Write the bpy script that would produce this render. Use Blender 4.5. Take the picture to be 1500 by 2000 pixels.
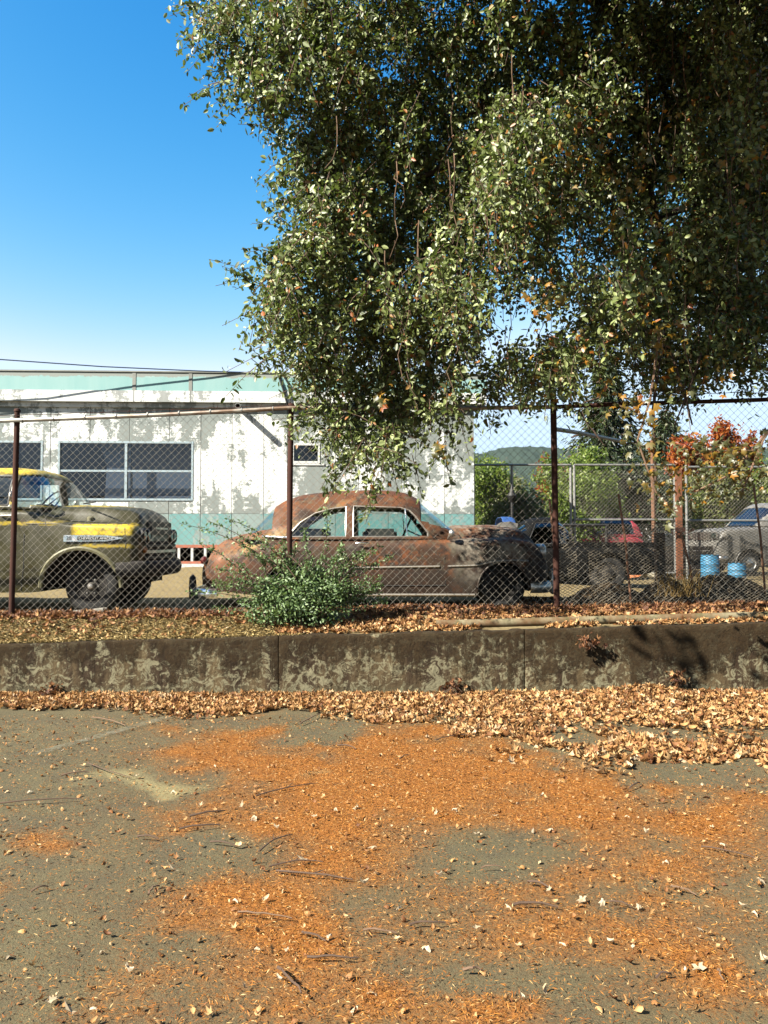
import bpy, bmesh, math, random
import numpy as np
from mathutils import Vector
for o in list(bpy.data.objects): bpy.data.objects.remove(o)
SC = bpy.context.scene
COL = SC.collection
R = math.radians
random.seed(7); RG = np.random.default_rng(11)
# ------------------------------------------------------------------ camera
EYE = 1.6; F = 1550.0; PITCH = math.atan(55/1550)
cam = bpy.data.cameras.new('camera'); CAM = bpy.data.objects.new('camera', cam); COL.objects.link(CAM)
cam.sensor_fit = 'HORIZONTAL'; cam.sensor_width = 36; cam.lens = 36*F/1500
cam.clip_start = .05; cam.clip_end = 6000
CAM.location = (0, 0, EYE); CAM.rotation_euler = (R(90)+PITCH, 0, 0)
SC.camera = CAM
SC.render.resolution_x = 768; SC.render.resolution_y = 1024
# ------------------------------------------------------------------ sky, sun, exposure
SUN_EL = R(38); SUN_H = Vector((-.84, -.54)).normalized()      # horizontal direction towards the sun
world = bpy.data.worlds.new('World'); SC.world = world; world.use_nodes = True
wn = world.node_tree; bg = wn.nodes['Background']
sky = wn.nodes.new('ShaderNodeTexSky'); sky.sky_type = 'NISHITA'; sky.sun_disc = False
sky.sun_elevation = SUN_EL; sky.sun_rotation = math.atan2(SUN_H.x, SUN_H.y)
sky.air_density = 1.0; sky.dust_density = 1.4; sky.ozone_density = 2.5; sky.altitude = 60
def wmath(op, a, b):                                             # the camera's contrasty colour response to the sky, the same in every direction
    n = wn.nodes.new('ShaderNodeMath'); n.operation = op; n.inputs[1].default_value = b
    wn.links.new(a, n.inputs[0]) ; return n.outputs[0]
sp = wn.nodes.new('ShaderNodeSeparateColor'); cb = wn.nodes.new('ShaderNodeCombineColor'); wn.links.new(sky.outputs[0], sp.inputs[0])
for k, (pv, gm, gain, cap) in enumerate(((1.86, 3.6, 2.7, 3.3), (2.9, 1.5, 3.8, 4.3), (4.39, .75, 5.0, 5.3))):
    wn.links.new(wmath('MINIMUM', wmath('MULTIPLY', wmath('POWER', wmath('DIVIDE', sp.outputs[k], pv), gm), gain), cap), cb.inputs[k])
wn.links.new(cb.outputs[0], bg.inputs['Color'])
bg.inputs['Strength'].default_value = .05
sl = bpy.data.lights.new('sun', 'SUN'); sl.energy = 5.0; sl.angle = R(.5); sl.color = (1, .94, .83)
SUN = bpy.data.objects.new('sun', sl); COL.objects.link(SUN)
sd = Vector((-SUN_H.x*math.cos(SUN_EL), -SUN_H.y*math.cos(SUN_EL), -math.sin(SUN_EL)))
SUN.rotation_euler = sd.to_track_quat('-Z', 'Y').to_euler()
SC.view_settings.view_transform = 'Standard'; SC.view_settings.look = 'None'
SC.view_settings.exposure = 2.25; SC.view_settings.gamma = 1
# ------------------------------------------------------------------ helpers
def ray(px, py):
    a, b, c = px-750, -(py-1000), F
    s, k = math.sin(PITCH), math.cos(PITCH)
    return np.array([a, c*k-b*s, c*s+b*k])
def at_depth(px, py, D):
    r = ray(px, py); return np.array([0, 0, EYE]) + r*(D/r[1])
def on_ground(px, py, z=0.0):
    r = ray(px, py); return np.array([0, 0, EYE]) + r*((z-EYE)/r[2])
def smooth(a, b, x):
    t = np.clip((x-a)/(b-a), 0, 1); return t*t*(3-2*t)
def vnoise(x, y, seed=0):
    x = np.asarray(x, float); y = np.asarray(y, float)
    xi = np.floor(x).astype(np.int64); yi = np.floor(y).astype(np.int64); fx = x-xi; fy = y-yi
    def h(i, j):
        n = (i*374761393 + j*668265263 + seed*1442695041) & 0x7fffffff
        n = ((n ^ (n >> 13))*1274126177) & 0x7fffffff
        return ((n ^ (n >> 16)) & 0xffff)/65535.0
    u = fx*fx*(3-2*fx); v = fy*fy*(3-2*fy)
    return (h(xi, yi)*(1-u)+h(xi+1, yi)*u)*(1-v)+(h(xi, yi+1)*(1-u)+h(xi+1, yi+1)*u)*v
def fbm(x, y, oct=4, seed=0):
    s = 0; a = .5; t = 0
    for k in range(oct):
        s = s + a*vnoise(np.asarray(x)*2**k, np.asarray(y)*2**k, seed+k); t += a; a *= .5
    return s/t
def link(o, parent=None, label=None, cat=None, group=None, kind=None):
    COL.objects.link(o)
    if parent is not None: o.parent = parent
    if label: o['label'] = label
    if cat: o['category'] = cat
    if group: o['group'] = group
    if kind: o['kind'] = kind
    return o
def empty(name, loc=(0, 0, 0), label=None, cat=None, group=None, rz=0):
    o = bpy.data.objects.new(name, None); o.location = loc; o.rotation_euler = (0, 0, rz); o.empty_display_size = .1
    return link(o, None, label, cat, group)
def copy_tree(o, parent=None):
    c = o.copy(); COL.objects.link(c); c.parent = parent
    for ch in o.children: copy_tree(ch, c)
    return c
def mesh_obj(name, V, Fc, mat, parent=None, smooth_=False, attr=None, **kw):
    me = bpy.data.meshes.new(name)
    V = np.asarray(V, np.float32)
    if isinstance(Fc, np.ndarray):
        n, k = Fc.shape
        me.vertices.add(len(V)); me.vertices.foreach_set('co', V.ravel())
        me.loops.add(n*k); me.loops.foreach_set('vertex_index', Fc.astype(np.int32).ravel())
        me.polygons.add(n); me.polygons.foreach_set('loop_start', np.arange(0, n*k, k, dtype=np.int32))
        me.update(calc_edges=True)
    else:
        me.from_pydata(V.tolist(), [], [list(f) for f in Fc]); me.update()
    if smooth_: me.polygons.foreach_set('use_smooth', [True]*len(me.polygons))
    if attr is not None:
        for an, av in attr.items():
            a = me.attributes.new(an, 'FLOAT', 'POINT'); a.data.foreach_set('value', np.asarray(av, np.float32))
    me.materials.append(mat)
    return link(bpy.data.objects.new(name, me), parent, **kw)
class G:
    """collects shapes for ONE mesh"""
    def __init__(s): s.v = []; s.f = []
    def add(s, V, Fc):
        n = len(s.v); s.v += [tuple(map(float, p)) for p in V]; s.f += [tuple(int(i)+n for i in f) for f in Fc]; return s
    def box(s, x0, x1, y0, y1, z0, z1):
        V = [(x, y, z) for z in (z0, z1) for y in (y0, y1) for x in (x0, x1)]
        return s.add(V, [(0, 2, 3, 1), (4, 5, 7, 6), (0, 1, 5, 4), (2, 6, 7, 3), (0, 4, 6, 2), (1, 3, 7, 5)])
    def tube(s, P, r, n=8, cap=True):
        P = [Vector(p) for p in P]; m = len(P); rr = r if hasattr(r, '__len__') else [r]*m
        V = []; Fc = []; up = None
        for i, p in enumerate(P):
            d = (P[min(i+1, m-1)]-P[max(i-1, 0)]).normalized()
            if up is None:
                up = d.orthogonal().normalized()
            up = (up-d*up.dot(d)); up = up.normalized() if up.length > 1e-6 else d.orthogonal().normalized()
            w = d.cross(up)
            for k in range(n):
                a = 2*math.pi*k/n; V.append(p+(up*math.cos(a)+w*math.sin(a))*rr[i])
        for i in range(m-1):
            for k in range(n):
                a, b = i*n+k, i*n+(k+1) % n; Fc.append((a, b, b+n, a+n))
        if cap: Fc += [tuple(range(n-1, -1, -1)), tuple(range((m-1)*n, m*n))]
        return s.add(V, Fc)
    def lathe(s, prof, n=24, axis='z', c=(0, 0, 0), close=False):
        V = []; Fc = []; m = len(prof)
        for r_, h in prof:
            for k in range(n):
                a = 2*math.pi*k/n; x, y = r_*math.cos(a), r_*math.sin(a)
                p = {'z': (x, y, h), 'y': (x, h, y), 'x': (h, x, y)}[axis]
                V.append((p[0]+c[0], p[1]+c[1], p[2]+c[2]))
        for i in range(m if close else m-1):
            for k in range(n):
                a, b = i*n+k, i*n+(k+1) % n; c2, d2 = ((i+1) % m)*n+(k+1) % n, ((i+1) % m)*n+k; Fc.append((a, b, c2, d2))
        if not close: Fc += [tuple(range(n)), tuple(range((m-1)*n, m*n))]
        return s.add(V, Fc)
    def prism(s, poly, axis, a, b):
        n = len(poly)
        def P(u, v, w): return {'y': (u, w, v), 'x': (w, u, v), 'z': (u, v, w)}[axis]
        V = [P(u, v, a) for u, v in poly]+[P(u, v, b) for u, v in poly]
        Fc = [tuple(range(n)), tuple(range(2*n-1, n-1, -1))]+[(i, i+n, (i+1) % n+n, (i+1) % n) for i in range(n)]
        return s.add(V, Fc)
    def build(s, name, mat, parent=None, sm=False, bevel=0, **kw):
        o = mesh_obj(name, s.v, s.f, mat, parent, **kw); me = o.data
        b = bmesh.new(); b.from_mesh(me); bmesh.ops.recalc_face_normals(b, faces=b.faces)
        if bevel: bmesh.ops.bevel(b, geom=b.edges[:], offset=bevel, segments=2, affect='EDGES', clamp_overlap=True)
        b.to_mesh(me); b.free()
        if sm:
            me.polygons.foreach_set('use_smooth', [True]*len(me.polygons))
            me.set_sharp_from_angle(angle=R(38))
        return o
def seg_prisms(A, B, r, n=4):
    """many straight wires as open n-sided prisms"""
    A = np.asarray(A, float); B = np.asarray(B, float); d = B-A; L = np.linalg.norm(d, axis=1, keepdims=True); d = d/np.maximum(L, 1e-9)
    ref = np.where(np.abs(d[:, 1:2]) < .9, np.array([[0, 1., 0]]), np.array([[1., 0, 0]]))
    u = np.cross(d, ref); u /= np.linalg.norm(u, axis=1, keepdims=True); w = np.cross(d, u)
    rr = np.broadcast_to(np.asarray(r, float).reshape(-1, 1), (len(A), 1))
    V = []
    for Pt in (A, B):
        for k in range(n):
            a = 2*math.pi*k/n+.4; V.append(Pt+(u*math.cos(a)+w*math.sin(a))*rr)
    V = np.stack(V, 1).reshape(-1, 3)
    fc = np.array([[k, (k+1) % n, n+(k+1) % n, n+k] for k in range(n)])
    Fc = (np.arange(len(A))[:, None, None]*2*n+fc[None]).reshape(-1, 4)
    return V, Fc
# leaf templates: (verts, faces of 4)
T_LEAF = (np.array([(0, 0, 0), (.32, -.25, .07), (.72, -.2, .05), (1, 0, -.06), (.72, .2, .05), (.32, .25, .07)]), np.array([(0, 1, 2, 3), (0, 3, 4, 5)]))
def lobed(curl, seed=0):
    rg = np.random.default_rng(seed); ang = np.linspace(-2.5, 2.5, 11); rad = np.array([.42, .3, .62, .36, .8, .5, .8, .36, .62, .3, .42])
    rad[5] = .95; rad[4] = .55; rad[6] = .55; rad[3] = .85; rad[7] = .85; rad[2] = .4; rad[8] = .4; rad[1] = .6; rad[9] = .6; rad[0] = .3; rad[10] = .3
    v = [(0, 0, 0)]
    for a, r_ in zip(ang, rad): v.append((r_*math.cos(a), r_*math.sin(a), curl*(r_**2)*(.6+.8*rg.random())+.05*rg.normal()))
    V = np.array(v); V[:, 0] += .3; Fc = [(0, i, i+1, i+2) for i in range(1, 10, 2)]
    return V*.62, np.array(Fc)
def scatter(name, P, dirs, nrm, size, T, mat, parent=None, rnd=None, **kw):
    P = np.asarray(P, float); n = len(P); d = dirs/np.maximum(np.linalg.norm(dirs, axis=1, keepdims=True), 1e-6)
    w = np.cross(nrm, d); w /= np.maximum(np.linalg.norm(w, axis=1, keepdims=True), 1e-6); u = np.cross(d, w)
    TV, TF = T; s = np.asarray(size).reshape(-1, 1, 1)
    V = P[:, None]+s*(TV[None, :, 0:1]*d[:, None]+TV[None, :, 1:2]*w[:, None]+TV[None, :, 2:3]*u[:, None])
    k = len(TV); Fc = (np.arange(n)[:, None, None]*k+TF[None]).reshape(-1, TF.shape[1])
    rn = RG.random(n) if rnd is None else rnd
    return mesh_obj(name, V.reshape(-1, 3), Fc, mat, parent, attr={'rnd': np.repeat(rn, k)}, **kw)
def rdir(n): 
    v = RG.normal(size=(n, 3)); return v/np.linalg.norm(v, axis=1, keepdims=True)
# ------------------------------------------------------------------ materials
ALB = .46                                                        # overall reflectance scale for the exposure above
class M:
    def __init__(s, name, rough=.8, spec=.3, metal=0):
        s.m = bpy.data.materials.new(name); s.m.use_nodes = True; s.t = s.m.node_tree; s.b = s.t.nodes['Principled BSDF']
        s.b.inputs['Roughness'].default_value = rough; s.b.inputs['Specular IOR Level'].default_value = spec; s.b.inputs['Metallic'].default_value = metal
        s.tc = None
    def n(s, t, **kw):
        x = s.t.nodes.new('ShaderNode'+t)
        for k, v in kw.items(): setattr(x, k, v)
        return x
    def l(s, a, b): s.t.links.new(a, b)
    def co(s, scale=(1, 1, 1), which='Object'):
        if s.tc is None: s.tc = s.n('TexCoord')
        mp = s.n('Mapping'); mp.inputs['Scale'].default_value = scale if hasattr(scale, '__len__') else (scale,)*3
        s.l(s.tc.outputs[which], mp.inputs[0]); return mp.outputs[0]
    def noise(s, scale, detail=6, rough=.6, stretch=(1, 1, 1), which='Object', dist=0):
        x = s.n('TexNoise'); x.inputs['Scale'].default_value = scale; x.inputs['Detail'].default_value = detail; x.inputs['Roughness'].default_value = rough
        x.inputs['Distortion'].default_value = dist
        s.l(s.co(stretch, which), x.inputs['Vector']); return x.outputs['Fac']
    def ramp(s, fac, stops, interp='LINEAR'):
        x = s.n('ValToRGB'); x.color_ramp.interpolation = interp; el = x.color_ramp.elements
        while len(el) < len(stops): el.new(.5)
        for e, (p, c) in zip(el, stops):
            e.position = p; e.color = (c, c, c, 1) if not hasattr(c, '__len__') else (*c, 1)
        s.l(fac, x.inputs[0]); return x.outputs[0]
    def mix(s, fac, a, b, mode='MIX'):
        x = s.n('Mix', data_type='RGBA', blend_type=mode)
        for sock, val in ((x.inputs[0], fac), (x.inputs[6], a), (x.inputs[7], b)):
            if hasattr(val, 'is_output'): s.l(val, sock)
            elif hasattr(val, '__len__'): sock.default_value = (*val, 1)
            else: sock.default_value = val
        return x.outputs[2]
    def math(s, op, a, b=0.0, c=None):
        x = s.n('Math', operation=op)
        for i, v in enumerate((a, b, c)):
            if v is None: continue
            if hasattr(v, 'is_output'): s.l(v, x.inputs[i])
            else: x.inputs[i].default_value = v
        return x.outputs[0]
    def xyz(s):
        x = s.n('SeparateXYZ'); s.l(s.co(), x.inputs[0]); return x.outputs
    def attr(s, name):
        x = s.n('Attribute', attribute_name=name); return x.outputs['Fac']
    def base(s, c):
        k = ALB if s.b.inputs['Metallic'].default_value < .8 else 1
        if hasattr(c, 'is_output'): s.l(s.mix(1.0, c, (k, k, k), 'MULTIPLY'), s.b.inputs['Base Color'])
        else: s.b.inputs['Base Color'].default_value = (*[x*k for x in c], 1)
        return s
    def bump(s, h, strength=.4, dist=.02):
        x = s.n('Bump'); x.inputs['Strength'].default_value = strength; x.inputs['Distance'].default_value = dist
        s.l(h, x.inputs['Height']); s.l(x.outputs[0], s.b.inputs['Normal']); return s
    def rough(s, r_): s.l(r_, s.b.inputs['Roughness']); return s
def simple(name, c, rough=.6, metal=0, var=.25, scale=6, spec=.35, bump=0):
    m = M(name, rough, spec, metal); f = m.noise(scale)
    m.base(m.mix(f, tuple(x*(1-var) for x in c), tuple(min(1, x*(1+var)) for x in c)))
    if bump: m.bump(m.noise(scale*5), bump)
    return m.m
def box_mask(m, X, lo, hi, soft=.05, jit=None):
    """soft band lo<X<hi"""
    x = X if jit is None else m.math('ADD', X, jit)
    a = m.math('SMOOTHSTEP' if False else 'SUBTRACT', x, lo); a = m.math('DIVIDE', a, soft); a = m.math('MINIMUM', m.math('MAXIMUM', a, 0.), 1.)
    b = m.math('SUBTRACT', hi, x); b = m.math('DIVIDE', b, soft); b = m.math('MINIMUM', m.math('MAXIMUM', b, 0.), 1.)
    return m.math('MULTIPLY', a, b)
def leaf_mat(name, stops, rough=.45, spec=.5, transl=.25, tcol=(.25, .4, .05)):
    m = M(name, rough, spec); c = m.ramp(m.attr('rnd'), stops); m.base(c)
    if transl:
        t = m.n('BsdfTranslucent'); tc = m.mix(.5, c, tcol); m.l(tc, t.inputs[0])
        ms = m.n('MixShader'); ms.inputs[0].default_value = transl
        out = m.t.nodes['Material Output']; m.l(m.b.outputs[0], ms.inputs[1]); m.l(t.outputs[0], ms.inputs[2]); m.l(ms.outputs[0], out.inputs['Surface'])
    return m.m
def glass_mat(name, tint, gloss=.12, rough=.02):
    m = M(name); nt = m.t; tr = m.n('BsdfTransparent'); tr.inputs[0].default_value = (*tint, 1)
    gl = m.n('BsdfGlossy'); gl.inputs['Roughness'].default_value = rough; fr = m.n('LayerWeight'); fr.inputs[0].default_value = .25
    f2 = m.math('ADD', m.math('MULTIPLY', fr.outputs['Facing'], .6), gloss)
    ms = m.n('MixShader'); m.l(f2, ms.inputs[0]); m.l(tr.outputs[0], ms.inputs[1]); m.l(gl.outputs[0], ms.inputs[2])
    m.l(ms.outputs[0], nt.nodes['Material Output'].inputs['Surface']); return m.m
MT = {}
# asphalt with stains carried by the attribute 'litter' (orange needle dust), 'sand' (pale spill)
m = M('asphalt', .9, .2)
n1 = m.noise(.9, 5); n2 = m.noise(140, 3, .7); n3 = m.noise(3.2, 6, .65)
c = m.mix(n1, (.072, .06, .026), (.185, .166, .082)); c = m.mix(m.ramp(n3, [(.42, 0), (.62, .55)]), c, (.055, .05, .036))
c = m.mix(m.ramp(n2, [(.35, .0), (.75, .75)]), c, (.22, .185, .1)); c = m.mix(m.ramp(m.noise(210, 2), [(.3, .8), (.48, 0)]), c, (.03, .026, .02)); c = m.mix(m.ramp(m.noise(95, 4, .8), [(.54, 0), (.66, .6)]), c, (.2, .085, .03))
c = m.mix(m.math('MULTIPLY', m.attr('dust'), m.ramp(m.noise(5, 7, .75), [(.3, .25), (.7, .75)])), c, (.17, .085, .026)); lt = m.attr('litter'); ln = m.noise(60, 4, .75); lf = m.math('MULTIPLY_ADD', m.math('SUBTRACT', ln, .5), 1.5, lt)
c = m.mix(m.ramp(lf, [(.22, 0), (1.0, .88)]), c, m.mix(m.ramp(m.noise(70, 6, .85), [(.36, 0), (.64, 1)]), (.2, .058, .008), (.56, .22, .035)))
sn = m.math('MULTIPLY_ADD', m.math('SUBTRACT', m.noise(9, 6, .7), .5), .9, m.attr('sand'))
c = m.mix(m.ramp(sn, [(.25, 0), (1, .75)]), c, (.36, .3, .14)); m.base(c)
m.bump(m.math('ADD', m.noise(160, 3, .7), m.math('MULTIPLY', m.noise(45, 4), 1.2)), .55, .012); MT['asphalt'] = m.m
# soil of the yard
m = M('yard_soil', .95, .1); c = m.mix(m.noise(.5, 5), (.2, .15, .075), (.4, .32, .17)); c = m.mix(m.ramp(m.noise(18, 6, .7), [(.4, 0), (.7, .7)]), c, (.13, .085, .035))
m.base(c).bump(m.noise(30, 6), .6, .03); MT['soil'] = m.m
m = M('mound_soil', .95, .1); m.base(m.mix(m.noise(7, 8, .7), (.03, .02, .012), (.12, .075, .035))).bump(m.noise(20, 6), .8, .05); MT['mound'] = m.m  # soil coloured near-black to stand in for the tree's shade
# mossy stained concrete
m = M('mossy_concrete', .93, .15); X = m.xyz()
c = m.mix(m.noise(2.2, 6, .6), (.075, .05, .025), (.165, .12, .06)); st = m.noise(3.2, 7, .7, (1, 1, .1))
c = m.mix(m.ramp(st, [(.42, 0), (.56, .85)]), c, (.035, .02, .011))
c = m.mix(m.ramp(m.noise(9, 8, .75, dist=1.5), [(.5, 0), (.55, .85)]), c, (.27, .245, .15))
h = m.math('ADD', m.math('MULTIPLY', X[2], 2.2), m.math('MULTIPLY', m.noise(3.1, 7, .72), 1.3))
moss = m.ramp(h, [(.62, 0), (.74, 0), (.9, 1)]); mh = m.math('MULTIPLY_ADD', X[2], 1.3, m.math('MULTIPLY', m.math('SUBTRACT', m.noise(.55, 3, .5, (1, 1, .2)), .5), 1.6)); mh = m.math('ADD', mh, m.math('ADD', m.math('MULTIPLY', m.math('SUBTRACT', m.noise(2.0, 8, .75), .5), 2.2), m.math('ADD', m.math('MULTIPLY', m.math('SUBTRACT', m.noise(13, 8, .85), .5), 1.8), m.math('MULTIPLY', m.math('SUBTRACT', m.noise(4.5, 5, .65, (1, 1, .07)), .5), 1.9))))
moss = m.ramp(mh, [(.4, 0), (.62, .9)]); c = m.mix(moss, c, m.mix(m.noise(40, 4), (.005, .004, .003), (.085, .05, .018)))
gr = m.math('SUBTRACT', .28, m.math('MULTIPLY_ADD', X[2], 1.0, m.math('MULTIPLY', m.noise(2.3, 5), .25)))
c = m.mix(m.ramp(gr, [(.0, 0), (.2, .4)]), c, (.16, .19, .11)); m.base(c)
m.bump(m.math('ADD', m.math('MULTIPLY', moss, m.noise(55, 5, .8)), m.math('MULTIPLY', m.noise(30, 6), .4)), .9, .03); MT['concrete'] = m.m
# peeling white paint on grey boards
def peel(name, paint, under, amount=.5, tint=None):
    m = M(name, .75, .25); oi = m.n('ObjectInfo'); 
    a = m.noise(3.2, 9, .72, (1.2, 1, .5)); b = m.noise(9, 9, .8, (.5, 1, 1.8)); cc = m.noise(.55, 3, .5)
    k = m.math('ADD', m.math('MULTIPLY', a, .55), m.math('ADD', m.math('MULTIPLY', b, .35), m.math('MULTIPLY', cc, .55)))
    k = m.math('ADD', k, m.math('MULTIPLY', m.math('SUBTRACT', oi.outputs['Random'], .5), .07))
    f = m.ramp(k, [(amount, 0), (amount+.022, 1)]); thin = m.ramp(m.noise(1.1, 5, .6, (3, 1, .4)), [(.4, 0), (.7, .35)])
    pc = m.mix(thin, paint, tuple(x*.72 for x in paint)); c = m.mix(f, pc, m.mix(m.noise(5, 6, .7, (1, 1, .3)), tuple(x*.7 for x in under), tuple(x*1.25 for x in under)))
    c = m.mix(m.ramp(m.noise(30, 6, .8), [(.62, 0), (.72, .5)]), c, (.2, .2, .18))
    m.base(c).bump(m.math('SUBTRACT', 1., f), .5, .004); return m.m
MT['white_peel'] = peel('white_peeling_paint', (.95, .97, .93), (.3, .335, .315), .7)
MT['teal'] = peel('teal_paint', (.2, .42, .41), (.33, .42, .4), .73)
# fascia: teal with white bloom running down from the top
m = M('fascia_teal', .7, .25); X = m.xyz(); e = m.math('MULTIPLY_ADD', m.noise(3.2, 5, .6, (1, 1, .05)), .55, m.math('MULTIPLY', m.noise(14, 5, .7), .12))
d = m.math('SUBTRACT', m.math('MULTIPLY_ADD', X[2], 2.6, -12.35), e)      # height above the strip, wandering
c = m.mix(m.ramp(d, [(.14, 0), (.4, 1)]), m.mix(m.noise(2, 5, .6, (2, 1, .3)), (.22, .47, .46), (.4, .6, .58)), (.6, .69, .65))
tp = m.ramp(m.math('MULTIPLY_ADD', X[2], 1., m.math('MULTIPLY', m.noise(5, 7, .7), .16)), [(0, 0), (1, 1)])
g2 = m.ramp(m.math('SUBTRACT', m.math('MULTIPLY_ADD', m.noise(4, 8, .75), .2, X[2]), 5.02), [(0, 0), (.02, 1)]); c = m.mix(g2, c, (.33, .36, .33))
m.base(c); MT['fascia'] = m.m
MT['fascia_white'] = peel('fascia_white', (.9, .92, .88), (.4, .42, .4), .78)
MT['grey_board'] = simple('grey_board', (.3, .31, .28), .85, var=.4, scale=4)
MT['blue_frame'] = simple('pale_blue_window_frame', (.4, .5, .54), .6, var=.25)
MT['white_frame'] = simple('white_window_frame', (.75, .76, .73), .6, var=.15)
MT['red_frame'] = simple('faded_red_frame', (.5, .16, .09), .7, var=.3)
MT['interior'] = simple('dark_interior', (.045, .035, .03), .9, var=.5, scale=.8)
MT['interior_blue'] = simple('blue_grey_interior', (.26, .31, .38), .9, var=.3, scale=.8)
MT['window_glass'] = glass_mat('window_glass', (.66, .69, .72), .035)
MT['car_glass'] = glass_mat('car_glass', (.82, .9, .9), .05)
MT['car_glass_dark'] = glass_mat('dark_car_glass', (.12, .13, .14), .07, .06)
MT['curtain'] = simple('grey_blue_blind', (.5, .56, .66), .9, var=.25, scale=1.2); MT['curtain_brown'] = simple('brown_grey_blind', (.42, .38, .35), .9, var=.25, scale=1.2)
MT['roof_felt'] = simple('roof_felt', (.1, .1, .1), .9)
# metals
m = M('rusty_steel', .85, .25, .1); m.base(m.mix(m.noise(9, 6, .7), (.028, .011, .007), (.095, .03, .016))).bump(m.noise(60, 4), .4, .004); MT['rust'] = m.m
m = M('light_rusty_steel', .85, .25, .1); m.base(m.mix(m.noise(9, 6, .7), (.12, .055, .03), (.36, .19, .11))); MT['rust_light'] = m.m
m = M('galvanised_steel', .45, .5, .55); m.base(m.mix(m.noise(12, 5), (.3, .3, .28), (.55, .54, .5))); MT['galv'] = m.m
m = M('rail_steel', .5, .5, .4); m.base(m.mix(m.ramp(m.noise(5, 6, .7, (.4, 1, 1)), [(.42, 0), (.6, 1)]), (.5, .47, .4), (.2, .12, .07))); MT['rail'] = m.m
m = M('fence_wire', .6, .35, .1); m.base(m.mix(m.noise(2, 4), (.16, .135, .1), (.36, .33, .27))); MT['wire'] = m.m
m = M('mesh_wire', .55, .4, .3); m.base(m.mix(m.noise(3, 4), (.2, .165, .115), (.38, .32, .22))); MT['wire_dull'] = m.m
m = M('chrome', .16, .6, 1); m.base(m.mix(m.ramp(m.noise(14, 7, .7), [(.5, 0), (.7, .6)]), (.72, .74, .76), (.3, .22, .16))); m.rough(m.ramp(m.noise(14, 6), [(.4, .12), (.7, .5)])); MT['chrome'] = m.m
m = M('dull_chrome', .38, .5, .9); m.base(m.mix(m.noise(12, 6, .7), (.2, .17, .14), (.5, .47, .42))); MT['chrome_dull'] = m.m
MT['rubber'] = simple('tyre_rubber', (.022, .021, .02), .85, var=.4, scale=10)
MT['black'] = simple('black_trim', (.015, .014, .013), .6, var=.3)
MT['soot'] = simple('dark_underbody', (.02, .017, .014), .95, var=.3)  # near-black; on sedan and truck rims it stands in for arch shade
MT['seat'] = simple('seat_cloth', (.05, .045, .04), .9, var=.3)
MT['cable'] = simple('black_cable', (.02, .02, .022), .6)
MT['cable_blue'] = simple('blue_black_cable', (.03, .06, .12), .6)
MT['barrel'] = simple('blue_plastic', (.05, .22, .38), .6, var=.35, scale=5)
MT['timber'] = simple('dark_timber', (.03, .021, .016), .9, var=.4)
MT['bark'] = simple('bark', (.09, .055, .035), .95, var=.5, scale=9, bump=.6)
MT['twig'] = simple('pale_twig_bark', (.2, .12, .07), .9, var=.4, scale=12)
MT['twig_dark'] = simple('dark_twig_bark', (.11, .065, .04), .9, var=.4, scale=12)
m = M('pipe_lichen', .9, .2); c = m.mix(m.ramp(m.noise(3, 7, .7), [(.4, 0), (.6, 1)]), (.15, .08, .035), (.27, .23, .14)); c = m.mix(m.ramp(m.noise(9, 7, .7), [(.5, 0), (.62, .7)]), c, (.1, .1, .04)); m.base(c); MT['pipe'] = m.m
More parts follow.
